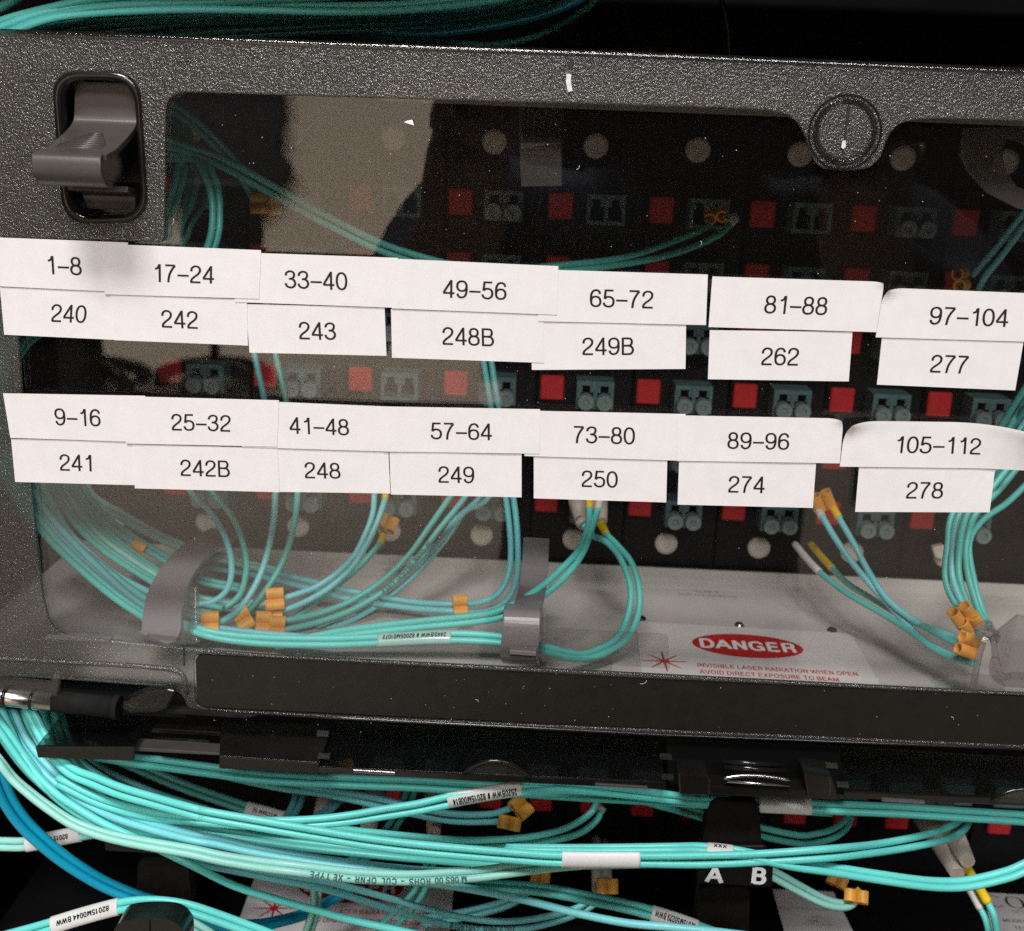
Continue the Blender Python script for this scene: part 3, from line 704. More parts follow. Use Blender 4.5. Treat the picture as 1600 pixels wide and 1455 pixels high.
for si, (row, k, txt, tl, tr, br, bl, ct) in enumerate(STK):
    y0 = -0.72 - 0.16*((k % 2) + 2*(1 if row in (0, 2) else 0)) - (0.05 if row == 2 else 0)
    A, B, C_, D = (P(*q, y0) for q in (tl, tr, br, bl))
    nu, nv = 50, 18
    wmm = (B - A).length; hmm = (D - A).length
    rnd = random.Random(txt); ph = rnd.uniform(0, 6)
    def surf(u, v, lift=0.0):
        p = A*(1 - u)*(1 - v) + B*u*(1 - v) + C_*u*v + D*(1 - u)*v
        z = 0.035*math.sin(6.3*u + ph)*(0.4 + 0.6*math.cos(4*v + ph))
        for side, _, rad, amp in CURL.get(txt, []):
            du = (u if side == 0 else 1 - u)*wmm; dv = v*hmm
            k_ = max(0.0, 1 - math.hypot(du, dv*1.25)/(rad*1.6)); z += amp*k_*k_
            p = p + Vector(((1 if side == 0 else -1)*k_*k_*amp*0.75, 0, -k_*k_*amp*0.55))
        if txt == '105–112': z += 0.55*math.exp(-(v*hmm/2.2)**2)*(0.5 + 0.5*math.sin(2.5 + 5.0*u)); 
        return p + Vector((0, -z - lift, 0))
    mb = MB(); V = [surf(i/nu, j/nv, 0.11) for j in range(nv + 1) for i in range(nu + 1)]
    V += [surf(i/nu, j/nv) for j in range(nv + 1) for i in range(nu + 1)]
    N = (nu + 1)*(nv + 1); Fc = []
    for j in range(nv):
        for i in range(nu):
            a = j*(nu + 1) + i
            Fc += [(a, a + 1, a + nu + 2, a + nu + 1), (a + N, a + N + nu + 1, a + N + nu + 2, a + N + 1)]
    rim = [i for i in range(nu + 1)] + [j*(nu + 1) + nu for j in range(1, nv + 1)] + [nv*(nu + 1) + i for i in range(nu - 1, -1, -1)] + [j*(nu + 1) for j in range(nv - 1, 0, -1)]
    Fc += [(rim[i], rim[(i + 1) % len(rim)], rim[(i + 1) % len(rim)] + N, rim[i] + N) for i in range(len(rim))]
    mb.add(V, Fc)
    o = thing('paper_label', f'white label printed {txt}, {ORD[k]} in the {ROWN[row]}{LOOKS.get(txt, "")}', 'label', D, 'printed paper labels stuck across the door')
    for p_ in range(len(mb.smooth)): mb.smooth[p_] = False
    mb.build('paper', 'label_paper', o)
    # place of the text: solve for (u, v) of its centre
    cpt = P(*ct, y0)
    uc, vc = 0.5, 0.5
    for _ in range(8):
        q = A*(1 - uc)*(1 - vc) + B*uc*(1 - vc) + C_*uc*vc + D*(1 - uc)*vc
        uc += (cpt - q).dot((B - A))/wmm**2; vc += (cpt - q).dot((D - A))/hmm**2
    tm = MB()
    text_mesh(tm, txt, lambda u, v: surf(uc + u/wmm, vc - v/hmm, 0.15), 4.35, False, 0.105, 0.965)
    tm.build('printed_text', 'ink', o)

# ------------------------------------------------------------------ cable guides inside the housing
def px3(pts): return [P(*p) for p in pts]
g = thing('cable_guide', 'grey plastic cable hook arching over the big bundle at the lower left of the window', 'cable guide', P(260, 1004, 20), 'cable guides on the tray')
mb = MB(); mb.band(catmull(px3([(352, 832, 78), (318, 852, 66), (285, 884, 50), (262, 925, 36), (254, 962, 26), (252, 990, 20), (240, 1001, 17)]), 6), 11.0, 1.6); mb.build('hook_arm', 'ring_grey', g, 0.35)
mb = MB(); mb.prism(px3([(286, 918, 24), (304, 914, 30), (306, 1004, 22), (280, 1008, 18)]), (1.4, 0, 0)); mb.prism(px3([(225, 996, 16), (275, 1000, 16), (283, 1011, 16), (226, 1008, 16)]), (0, 8, 0)); mb.build('hook_foot', 'ring_clear', g, 0.3)
g = thing('cable_guide', 'boxy grey plastic cable clip in the middle of the tray with a tall rear tongue', 'cable guide', P(815, 1035, 12), 'cable guides on the tray')
mb = MB(); mb.band(px3([(838, 842, 52), (836, 880, 44), (832, 920, 34), (826, 946, 24), (820, 958, 14)]), 8.0, 1.4); mb.build('clip_tongue', 'ring_grey', g, 0.3)
mb = MB(); mb.band(catmull(px3([(818, 948, 20), (816, 956, 10), (815, 975, 6.5), (813, 1000, 6.0), (811, 1018, 7.0), (812, 1031, 9), (815, 1034, 18)]), 5), 10.2, 1.5); mb.build('clip_front', 'ring_grey', g, 0.4)
mb = MB(); mb.prism(px3([(843, 950, 9), (846, 1034, 9), (849, 1030, 26), (848, 950, 26)]), (0.9, 0, 0)); mb.build('clip_side', 'ring_clear', g, 0.2)
mb = MB(); mb.tube(px3([(824, 842, 56), (822, 858, 52), (819, 900, 45)]), 0.5, 8); mb.build('release_pin', 'ring_grey', g)
mb = MB(); mb.prism(px3([(796, 1016, 5.0), (838, 1019, 5.0), (838, 1026, 5.0), (796, 1023, 5.0)]), (0, 0.8, 0)); mb.build('pull_tab', 'ring_grey', g, 0.2)
g = thing('cable_guide', 'clear plastic retainer plate lying on the tray under the looping cable pair', 'cable guide', P(950, 1045, 14), 'cable guides on the tray')
mb = MB(); mb.prism(px3([(853, 1031, 9), (957, 1038, 9), (956, 1050, 9), (852, 1043, 9)]), (0, 3.5, 0)); mb.prism(px3([(853, 982, 13), (1043, 992, 13), (1047, 1046, 13), (852, 1032, 13)]), (0, 1.0, 0)); mb.build('retainer_plate', 'clear_plastic', g, 0.3)
g = thing('cable_guide', 'clear plastic cable post beside the orange clip at the right end of the tray', 'cable guide', P(1535, 1075, 14), 'cable guides on the tray')
mb = MB(); mb.prism(px3([(1462, 1064, 10), (1572, 1069, 10), (1571, 1080, 10), (1460, 1075, 10)]), (0, 6, 0)); mb.build('post_foot', 'clear_plastic', g, 0.4)
mb = MB(); mb.band(catmull(px3([(1522, 1066, 12), (1528, 1030, 12), (1536, 1000, 13), (1545, 988, 16), (1552, 998, 20), (1556, 1030, 20), (1566, 1058, 14), (1600, 1063, 12), (1680, 1068, 12)]), 6), 7.0, 1.5, Vector((0.35, 0.9, 0))); mb.build('post_loop', 'ring_clear', g, 0.35)
mb = MB(); mb.prism(px3([(1555, 990, 30), (1590, 962, 60), (1720, 975, 60), (1720, 1068, 22), (1570, 1062, 20)]), (0, 1.2, 0)); mb.build('post_wing', 'clear_plastic', g, 0.3)
g = thing('cable_guide', 'smoky translucent clip hanging from the top of the housing in mid window', 'cable guide', P(848, 292, 30), 'cable guides under the roof')
mb = MB(); mb.band(catmull(px3([(845, 120, 34), (846, 170, 30), (847, 200, 27), (845, 216, 22), (845, 240, 20), (846, 290, 24)]), 4), 10.5, 1.3); mb.build('hanging_strap', 'grey_translucent', g, 0.3)
mb = MB(); mb.prism(px3([(811, 150, 34), (815, 150, 34), (817, 272, 30), (812, 268, 30)]), (0, 8, 0)); mb.prism(px3([(878, 156, 34), (882, 156, 34), (879, 272, 30), (875, 268, 30)]), (0, 8, 0)); mb.build('strap_rail', 'grey_translucent', g, 0.2)
g = thing('cable_guide', 'curved smoky bracket hanging before the last rivet at the upper right edge', 'cable guide', P(1540, 320, 25), 'cable guides under the roof')
mb = MB(); mb.prism([P(x, y, 26) for x, y in ((1506, 200), (1640, 196), (1640, 240), (1575, 216), (1566, 236), (1570, 262), (1590, 292), (1640, 308), (1640, 336), (1590, 326), (1543, 302), (1512, 268), (1500, 240))], (0, 1.6, 0)); mb.build('bracket_plate', 'grey_translucent', g, 0.3)
g = thing('cable_guide', 'small clear hook on the black panel at the right behind the falling cable bundle', 'cable guide', P(1470, 880, 104), 'cable guides on the tray')
mb = MB(); mb.prism([P(x, y, 104) for x, y in ((1457, 856), (1475, 852), (1484, 860), (1480, 876), (1462, 872))], (0, 3, 0)); mb.build('hook_block', 'rivet_white', g, 0.5)

# ------------------------------------------------------------------ fibre cables
# every cord is a thing: its strands (each a tube), sleeves, clips and wrap labels are its parts
RS = 1.0
def strand_pts(pts, y=None):
    q = [P(p[0], p[1], p[2] if len(p) > 2 else y) for p in pts]
    return catmull(q, 7)
def fill_y(pts):
    """points may leave out their depth; it is drawn evenly between those that give one"""
    idx = [i for i, p in enumerate(pts) if len(p) > 2]
    out = []
    for i, p in enumerate(pts):
        if len(p) > 2: out.append(tuple(p)); continue
        a = max([j for j in idx if j < i], default=idx[0]); b = min([j for j in idx if j > i], default=idx[-1])
        y = pts[a][2] if a == b else pts[a][2] + (pts[b][2] - pts[a][2])*(i - a)/(b - a)
        out.append((p[0], p[1], y))
    return out
def split_pair(c, tw0=0.0, tw1=0.0, sep=2.02):
    """two strands lying side by side along c; tw turns them about the cord (0: side by side as seen, 90: one behind the other)"""
    n = len(c); A, B, ax = [], [], []
    for i, p in enumerate(c):
        t = (c[min(i + 1, n - 1)] - c[max(i - 1, 0)]).normalized()
        v = (p - CAM).normalized(); s = t.cross(v).normalized(); d = s.cross(t).normalized()
        if s.z < 0: s = -s
        a = math.radians(tw0 + (tw1 - tw0)*i/(n - 1))
        o = s*math.cos(a) + d*math.sin(a)
        A.append(p + o*sep/2); B.append(p - o*sep/2); ax.append(o)
    return A, B, ax
def to_px(p):
    d = p - CAM; z = d.dot(FW)
    return CX + F_PX*d.dot(RT)/z, CY - F_PX*d.dot(UP)/z
def nearest(path, px, py):
    best = min(range(len(path)), key=lambda i: (to_px(path[i])[0] - px)**2 + (to_px(path[i])[1] - py)**2)
    i = best
    return path[i], (path[min(i + 1, len(path) - 1)] - path[max(i - 1, 0)]).normalized(), i
def clip_mesh(mb, p, t, side, ln=5.0, r=1.95):
    """orange duplex clip: two open tubes side by side along t"""
    v = (p - CAM).normalized(); n = side.cross(t).normalized()
    for s in (-1, 1):
        c = p + side*(s*r*0.98); N = 18; V = []; Fc = []
        a0 = 0.0 if s > 0 else math.pi
        for k in range(N + 1):
            a = a0 + math.radians(38) + math.radians(284)*k/N
            d = side*math.cos(a) + n*math.sin(a)
            for e, rr in ((-ln/2, r*0.74), (-ln/2, r*1.06), (ln/2, r*1.06), (ln/2, r*0.74)):
                V.append(c + d*rr + t*e)
        for k in range(N):
            i, j = k*4, k*4 + 4
            Fc += [(i + q, i + (q + 1) % 4, j + (q + 1) % 4, j + q) for q in range(4)]
        Fc += [(3, 2, 1, 0), (N*4, N*4 + 1, N*4 + 2, N*4 + 3)]
        mb.add(V, Fc, False)
def dress(o, A, B, clips=(), sleeves=(), wraps=(), prints=()):
    for (px, py, *r) in clips:
        p, t, i = nearest(A, px, py)
        side = (B[min(i, len(B) - 1)] - p) if B else None
        c = P(px, py, p.y - 3.0)
        v = (c - CAM).normalized()
        ang = r[0] if r else None
        s0 = t.cross(v).normalized()
        if ang is not None:   # axis of the clip as seen, degrees anticlockwise from the right
            a = math.radians(ang); t = (RT*math.cos(a) + UP*math.sin(a) + FW*(r[1] if len(r) > 1 else 0.25)).normalized(); s0 = t.cross(v).normalized()
        mb = MB(); clip_mesh(mb, c, t, s0, r[2] if len(r) > 2 else 5.0)
        mb.build('orange_clip', 'orange', o, 0.12, 1)
    for (path, pxa, pxb, mat, ra, rb) in sleeves:
        L = A if path == 0 else B
        i0 = nearest(L, *pxa)[2]; i1 = nearest(L, *pxb)[2]
        if i0 > i1: i0, i1 = i1, i0; ra, rb = rb, ra
        seg = L[i0:i1 + 1] if i1 > i0 + 1 else [L[i0].lerp(L[min(i0 + 1, len(L) - 1)], k/3) for k in range(4)]
        mb = MB(); m = len(seg); mb.tube(seg, [ra + (rb - ra)*k/(m - 1) for k in range(m)], 12); mb.build('boot_sleeve', mat, o)
    for w in wraps:
        C = [(a + b)/2 for a, b in zip(A, B)] if B else A
        s, e, mat, txt, flip = w[:5]
        fine = []
        for k in range(len(C) - 1):
            for q in range(4): fine.append(C[k].lerp(C[k + 1], q/4))
        i0 = nearest(fine, *s)[2]; i1 = nearest(fine, *e)[2]
        if i0 > i1: i0, i1 = i1, i0
        seg = fine[i0:i1 + 1]; axs = []
        for k in range(len(seg)):
            if B:
                kk = min((i0 + k)//4, len(A) - 1); axs.append((A[kk] - B[kk]).normalized())
            else:
                v = (seg[k] - CAM).normalized(); t = (seg[min(k + 1, len(seg) - 1)] - seg[max(k - 1, 0)]).normalized(); axs.append(t.cross(v).normalized())
        mb = MB(); mb.tube(seg, 2.28 if B else 1.35, 18, True, 1.28, axs); wr = mb.build('wrap_label', mat, o)
        if txt: path_text(wr, seg, axs, txt, flip, w[5] if len(w) > 5 else 1.5, 1.36, w[6] if len(w) > 6 else 0.0, 'ink')
    for (L, s, txt, flip, h) in prints:
        C = A if L == 0 else B
        i0 = nearest(C, *s)[2]
        seg = C[i0:]; axs = []
        for k in range(len(seg)):
            v = (seg[k] - CAM).normalized(); t = (seg[min(k + 1, len(seg) - 1)] - seg[max(k - 1, 0)]).normalized(); axs.append(t.cross(v).normalized())
        path_text(o, seg, axs, txt, flip, h, RS + 0.05, None, 'ink_faded')
def path_text(parent, seg, axs, txt, flip, h, rise, shift, mat):
    cum = [0.0]
    for k in range(1, len(seg)): cum.append(cum[-1] + (seg[k] - seg[k - 1]).length)
    tot = cum[-1]
    tmp = MB(); wid = text_mesh(tmp, txt, lambda u, v: Vector((u, v, 0)), h, True, 0.2, 0.9, 0.1)
    k_ = min(1.0, 0.86*tot/wid) if shift is not None else 1.0; wid *= k_
    mid = tot/2 + (shift or 0) if shift is not None else wid/2 + 0.3
    def fn(u, v):
        if flip: u, v = -u, -v
        s = min(max(mid + u, 0.0), tot)
        k = 1
        while k < len(cum) - 1 and cum[k] < s: k += 1
        f = (s - cum[k - 1])/max(1e-6, cum[k] - cum[k - 1]); p = seg[k - 1].lerp(seg[k], f)
        t = (seg[k] - seg[k - 1]).normalized(); a = axs[k]
        vv = (CAM - p).normalized(); a = (a - t*a.dot(t)).normalized(); n = t.cross(a).normalized()
        if n.dot(vv) < 0: n = -n
        up = a if a.dot(UP) > 0 else -a
        if t.dot(RT) < 0: pass
        return p + up*v + n*rise
    mb = MB(); text_mesh(mb, txt, fn, h, True, 0.2, 0.9*k_, 0.1); mb.build('printed_text', mat, parent)
def cord(label, group, mat, A=None, B=None, pair=None, tw=(0, 0), y=None, r=RS, cat='cable', **kw):
    """a cord: either a pair run (pair=) split in two, or two strands / one strand given point by point"""
    m = AQUA[mat] if isinstance(mat, int) else mat
    if pair is not None:
        c = catmull([P(*p) for p in fill_y(pair)], 7); A3, B3, _ = split_pair(c, tw[0], tw[1], 2.02*r/RS)
    else:
        A3 = catmull([P(*p) for p in fill_y(A)], 7); B3 = catmull([P(*p) for p in fill_y(B)], 7) if B else []
    o = thing('fiber_cable', label, cat, A3[0], group)
    for S in (A3, B3):
        if S:
            mb = MB(); mb.tube(S, r, 10); mb.build('strand', m, o)
    dress(o, A3, B3, **kw)
    return o

# --- inside, behind the door
G = 'cables inside the upper housing'
cord('slack cable pair sagging across the upper window to an orange clip beneath the hanging strap', G, 1, A=[(225, 205, 40), (290, 226, 44), (350, 248, 48), (430, 292), (520, 342), (620, 389), (750, 420), (880, 414, 70), (980, 401), (1050, 378), (1098, 358), (1114, 344, 96)],
     B=[(225, 222, 40), (290, 236, 46), (350, 262, 50), (430, 306), (520, 356), (620, 401), (750, 432), (880, 424, 70), (980, 412), (1060, 394), (1125, 366), (1147, 340, 96)],
     clips=[(1118, 336, 85, 1.2, 4.5)], sleeves=[(1, (1143, 352), (1147, 336), 'white_boot', 1.3, 2.1)])
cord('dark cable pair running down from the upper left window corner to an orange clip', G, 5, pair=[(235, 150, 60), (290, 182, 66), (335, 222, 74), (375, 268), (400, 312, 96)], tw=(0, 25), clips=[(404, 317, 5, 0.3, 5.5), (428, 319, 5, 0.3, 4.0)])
HB = 'cables hanging down behind the upper left window corner'
hang = [([(258, 165, 70), (292, 215), (285, 290), (272, 340), (252, 385, 60), (140, 440), (40, 484, 26), (-4, 545), (-14, 640, 20), (20, 740, 40)], 10),
        ([(255, 200, 66), (300, 245), (300, 300), (282, 345), (262, 385, 58), (150, 446), (50, 496, 28), (6, 560), (0, 650, 18), (30, 750, 44)], 40),
        ([(248, 225, 62), (283, 250), (272, 310), (258, 350), (243, 385, 56), (130, 430), (30, 474, 24), (-25, 545), (-35, 650, 22), (0, 740, 48)], -20),
        ([(245, 190, 78), (310, 262), (312, 315), (295, 345), (270, 390, 60), (160, 456), (60, 506, 30), (14, 570), (8, 670, 24), (40, 760, 60)], 20)]
for k, (p, t) in enumerate(hang):
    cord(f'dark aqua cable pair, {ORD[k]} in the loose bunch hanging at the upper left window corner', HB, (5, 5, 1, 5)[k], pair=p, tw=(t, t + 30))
cord('cables bowing apart below the latch, dropping behind the 17–24 sticker', G, 1, A=[(250, 235, 50), (300, 246), (320, 275), (332, 320), (326, 380), (290, 440), (180, 490), (60, 512, 30), (8, 570), (4, 640, 24), (25, 730, 50)], B=[(250, 247, 52), (312, 250), (336, 280), (343, 325), (337, 380), (300, 448), (190, 498), (70, 518, 32), (18, 580), (14, 650, 26), (35, 740, 52)])
# bundle at the lower left
LB = 'cables of the lower left bundle in the window'
lows = [([(10, 700, 22), (54, 783, 24), (88, 827), (126, 866), (184, 921), (222, 950), (262, 972, 34), (320, 982), (400, 992), (500, 1000, 30)], 2, 15),
        ([(20, 690, 26), (52, 762, 28), (72, 792), (95, 823), (116, 850), (165, 889), (222, 932), (270, 958, 38), (330, 968)], 0, 60),
        ([(40, 700, 30), (70, 762, 32), (93, 808), (117, 842), (172, 892), (226, 923), (280, 950, 42), (345, 972)], 2, 70),
        ([(60, 705, 36), (86, 765, 38), (117, 813), (165, 860), (232, 904), (285, 935, 46), (350, 950)], 1, 40),
        ([(70, 705, 42), (97, 769, 44), (145, 833), (203, 877), (240, 901), (290, 930, 52), (360, 945), (430, 940)], 3, 30),
        ([(85, 705, 48), (111, 769, 50), (149, 817), (203, 863), (244, 892), (300, 930, 56), (370, 945), (432, 965)], 1, 45),
        ([(100, 700, 54), (126, 763, 56), (155, 804), (203, 840), (257, 872), (310, 905, 62), (380, 920)], 1, 15),
        ([(112, 705, 62), (138, 771, 64), (193, 808), (242, 835), (280, 852), (330, 868, 72), (388, 882), (440, 895)], 3, 20),
        ([(0, 720, 16), (40, 790, 18), (75, 835), (118, 878), (172, 925), (214, 955), (255, 978, 30), (310, 985)], 0, 30)]
for k, (p, m, t) in enumerate(lows):
    cl = [(212, 861, -32, 0.2, 4.2)] if k == 6 else []
    cord('aqua cable pair with an orange clip on it before the grey hook' if cl else f'aqua cable pair, {ORD9[k]} of those sweeping from the left frame edge under the grey hook', LB, m, pair=p, tw=(t, t + 40), clips=cl)
cord('cable pair on the tray with an orange clip, turning up behind the 57–64 sticker', G, 2, A=[(300, 868, 78), (343, 878), (388, 884), (440, 897), (492, 910), (549, 924), (640, 940), (705, 944, 58), (745, 942), (778, 928), (795, 895), (798, 850), (792, 790), (778, 700), (766, 630), (755, 560), (742, 470, 90)],
     B=[(300, 880, 78), (343, 890), (388, 897), (440, 909), (492, 922), (549, 937), (640, 950), (705, 955, 56), (755, 957), (790, 940), (807, 905), (809, 850), (804, 790), (790, 700), (778, 630), (767, 560), (756, 470, 90)], clips=[(719, 947, 3, 0.15, 4.4)])
cord('strand dropping under the 243 sticker to the clip nearest the grey hook', G, 2, A=[(380, 470, 84), (398, 556, 78), (413, 625), (426, 700), (430, 770), (425, 830), (408, 895), (380, 945), (352, 968, 36), (330, 974)], clips=[(328, 973, 0, 0.25, 5.2)])
cord('thin strand dropping beside it under the 243 sticker to the tilted clip', G, 1, A=[(415, 470, 86), (431, 556, 80), (447, 625), (460, 700), (465, 770), (457, 830), (438, 885), (405, 935), (380, 962, 44)], clips=[(380, 967, 28, 0.3, 5.0)])
cord('strand curling from the 242B sticker under the grey hook, outer loop', G, 2, A=[(255, 700, 60), (297, 767, 56), (330, 802), (353, 842), (362, 885), (355, 921), (332, 940), (300, 945, 44), (270, 943)])
cord('strand curling from the 242B sticker under the grey hook, inner loop', G, 1, A=[(285, 700, 64), (330, 767, 60), (363, 808), (380, 850), (385, 888), (376, 927), (353, 948), (325, 954, 46), (280, 950)])
cord('cable pair sweeping left from a yellow boot below the 248 sticker to a stacked clip', G, 2, A=[(588, 740, 78), (585, 773, 76), (582, 804), (569, 839), (548, 875), (501, 913), (447, 934, 52), (425, 940)], B=[(606, 740, 78), (602, 777, 76), (597, 795), (588, 820), (574, 850), (550, 886), (515, 918), (482, 938), (449, 952, 50), (430, 955)],
     sleeves=[(1, (606, 745), (602, 782), 'yellow', 1.25, 1.12), (0, (588, 745), (585, 774), 'white_boot', 1.2, 1.1)], clips=[(430, 936, 4, 0.2, 5.4), (428, 954, 2, 0.2, 5.2)])
cord('faint strand with its own yellow boot and orange clip below the 41–48 sticker', G, 1, A=[(607, 812, 90), (600, 832, 88), (593, 850), (563, 884), (535, 908), (500, 936), (455, 968, 56)], sleeves=[(0, (607, 810), (594, 849), 'yellow', 1.5, 1.2)], clips=[(605, 818, 70, 0.6, 5.0)])
cord('printed cable pair running diagonally from the 249 sticker down to the lowest clip', G, 1, A=[(735, 730, 80), (703, 777, 76), (665, 832), (640, 866), (600, 905), (550, 938), (500, 958), (455, 968, 46), (425, 970)], B=[(757, 730, 80), (725, 779, 76), (684, 830), (655, 868), (615, 912), (560, 948), (505, 970), (450, 983, 44), (425, 985)],
     clips=[(411, 973, -6, 0.25, 4.6), (432, 980, -4, 0.25, 5.0)], prints=[(1, (672, 846), 'UL  OFNR  OPTICAL FIBER', False, 1.25)])
cord('paler cable pair just behind the printed one, fanning up to the 249 sticker', G, 2, A=[(776, 730, 90), (746, 781, 86), (711, 812), (690, 843), (645, 885), (591, 930), (550, 955), (495, 978, 50)], B=[(790, 730, 92), (760, 781, 88), (726, 800), (700, 838), (655, 892), (600, 938), (555, 966), (500, 988, 52)])
cord('cable pair along the tray front with a clear wrap label, looping past the middle clip', G, 0, A=[(255, 960, 34), (310, 982, 24), (360, 992), (430, 997), (520, 998), (600, 995), (690, 990), (775, 994), (849, 1010, 20), (884, 1019), (915, 1021), (956, 1003), (976, 976), (986, 935), (981, 900), (966, 867), (946, 846), (925, 836), (908, 815, 74)],
     B=[(255, 970, 32), (310, 990, 22), (360, 1001), (430, 1007), (520, 1008), (600, 1005), (690, 1001), (775, 1004), (849, 1018, 18), (884, 1028), (920, 1029), (958, 1014), (983, 993), (998, 956), (998, 915), (986, 878), (964, 851), (948, 835), (939, 818, 74)],
     wraps=[((591, 999), (706, 996), 'wrap_clear', '244SBWW # 82005M01072', True, 1.35)], sleeves=[(0, (908, 812), (912, 822), 'beige_boot', 2.3, 2.0), (1, (939, 818), (948, 834), 'yellow', 1.5, 1.15)])
cord('bright cable pair rising from the middle clip to yellow and white boots', G, 0, A=[(430, 1002, 30), (480, 996), (544, 984), (650, 971), (740, 962), (790, 950, 26), (845, 917), (876, 890), (904, 859), (919, 822), (921, 795), (920, 770, 66)], B=[(430, 1010, 28), (480, 1004), (544, 993), (650, 981), (740, 972), (790, 962, 26), (847, 932), (885, 899), (911, 863), (926, 822), (934, 797), (940, 770, 66)],
     sleeves=[(0, (920, 774), (921, 796), 'yellow', 1.2, 1.1), (1, (940, 774), (934, 797), 'white_boot', 1.25, 1.15)])
cn = thing('connector', 'pair of beige connector boots hanging below the 250 sticker', 'connector', P(920, 825, 84))
for a, b in (((898, 760, 92), (907, 812, 78)), ((932, 760, 92), (940, 815, 78))):
    mb = MB(); q = [P(*a), P(*a).lerp(P(*b), 0.5), P(*b)]; mb.tube(q, [3.4, 3.0, 1.9], 14); mb.build('boot', 'beige_boot', cn)
cord('cable pair from the white and yellow boots lying loose before the black panel', G, 1, A=[(1242, 850, 88), (1260, 872), (1281, 894), (1320, 925), (1375, 957), (1420, 985), (1470, 1020), (1525, 1038, 20)], B=[(1267, 850, 92), (1282, 868), (1301, 889), (1327, 914), (1375, 943), (1415, 966), (1455, 985), (1505, 1012, 24)],
     sleeves=[(0, (1242, 850), (1280, 893), 'white_boot', 1.15, 1.2), (1, (1267, 850), (1300, 888), 'yellow', 1.15, 1.2)])
cord('cable pair dropping from an orange clip beside the 274 sticker across the tray', G, 2, A=[(1262, 775, 84), (1273, 792), (1285, 808), (1303, 838), (1332, 880), (1375, 930), (1412, 970), (1445, 1002), (1478, 1020), (1522, 1034, 22)], B=[(1288, 768, 84), (1296, 783), (1311, 810), (1332, 846), (1357, 893), (1388, 938), (1432, 972), (1470, 988), (1515, 1003, 24)],
     sleeves=[(0, (1262, 775), (1285, 808), 'white_boot', 1.15, 1.3), (1, (1288, 768), (1311, 810), 'yellow', 1.2, 1.3)], clips=[(1286, 783, -62, 0.4, 6.0), (1512, 1008, -20, 0.2, 5.2)])
RBN = 'cables of the falling bundle at the right of the window'
for k, (p, m) in enumerate((([(1640, 560, 60), (1588, 650, 62), (1530, 740), (1489, 802), (1481, 850), (1477, 900), (1489, 937), (1520, 975), (1538, 1002, 26)], 1), ([(1650, 575, 66), (1596, 668), (1540, 752), (1499, 806), (1489, 860), (1489, 905), (1507, 950), (1535, 990, 28)], 2),
                            ([(1655, 600, 56), (1604, 690), (1552, 760), (1511, 804), (1498, 868), (1501, 912), (1518, 955), (1538, 985, 30)], 1), ([(1680, 600, 70), (1620, 690), (1566, 760), (1526, 802), (1511, 845), (1511, 890), (1526, 945), (1540, 975, 34)], 1), ([(1690, 640, 74), (1640, 715), (1580, 780), (1536, 812), (1514, 850), (1523, 912), (1536, 958), (1545, 980, 36)], 4))):
    cord(f'aqua strand, {ORD[k]} from the left in the bundle falling behind the 278 sticker', RBN, m, A=p, clips=[(1505, 962, -50, 0.4, 6.0), (1516, 974, -50, 0.4, 4.0)] if k == 2 else [])
cord('cable pair slanting up to the right from an orange clip above the 97–104 sticker', G, 2, A=[(1660, 255, 60), (1600, 333), (1559, 385), (1520, 430, 88)], B=[(1665, 268, 62), (1606, 345), (1567, 398), (1540, 432), (1530, 450, 90)], clips=[(1502, 437, 15, 0.9, 4.5)])
cord('two strands crossing the right edge of the window between the sticker rows', G, 1, A=[(1650, 530, 40), (1606, 600), (1566, 662), (1530, 720, 70)], B=[(1665, 545, 44), (1618, 615), (1582, 668), (1545, 735, 74)])
cord('short strand passing behind the lower corner of the 278 sticker at the right edge', G, 4, A=[(1650, 590, 36), (1610, 660), (1575, 715), (1545, 775, 60)])

# --- over the top of the door
TG = 'cables arching over the top of the door'
tops = [([(-60, 70, -8), (0, 42, -6), (52, 26), (138, 7), (220, 0), (300, -2), (450, -8), (600, -16, 0)], 1), ([(-60, 84, -8), (0, 52), (69, 26), (138, 16), (275, 10), (400, 11), (550, 14), (650, 10), (762, -2), (850, -20, 5)], 0),
        ([(-40, 90, 0), (34, 50), (90, 36), (137, 28), (275, 21), (447, 18), (600, 16), (740, 10), (840, -14, 14)], 1), ([(0, 80, 6), (69, 54), (130, 40), (206, 33), (330, 27), (412, 26), (550, 24), (650, 20), (800, 4), (880, -18, 20)], 1),
        ([(60, 90, 10), (155, 53), (230, 43), (309, 37), (447, 33), (560, 28), (700, 22), (830, -4, 24)], 5), ([(120, 84, 14), (206, 52), (280, 47), (344, 44), (481, 36), (600, 33), (720, 24), (830, 4), (880, -14, 30)], 5),
        ([(200, 84, 16), (290, 58), (400, 50), (520, 44), (640, 40), (760, 30), (860, 4), (910, -16, 34)], 5)]
for k, (p, m) in enumerate(tops):  # darker jacket tones put the bundle's shade into the colour
    p = [(*q[:2], q[2] + 20) if len(q) > 2 else q for q in p]
    cord(f'green aqua cable pair, {ORD[k]} from the top of the bundle arching over the door', TG, m, pair=p, tw=(20*k, 20*k + 40))
cord('bluish cable lowest in the arch above the door, rising to the right', 'cables above the door', BLUE, A=[(300, 74, 44), (400, 48, 50), (500, 44), (594, 50), (687, 52), (800, 35), (875, 14), (930, -14, 40)], r=1.15)
cord('dark green cable dipping just below the bluish one over the door', 'cables above the door', 5, A=[(480, 44, 50), (600, 58), (687, 62), (762, 70), (837, 57), (912, 17), (950, -20, 60)])
cord('scrap of green cable in the very corner above the door', 'cables above the door', 1, A=[(-40, 30, 20), (0, 12), (30, -6), (60, -30, 20)], r=1.2)
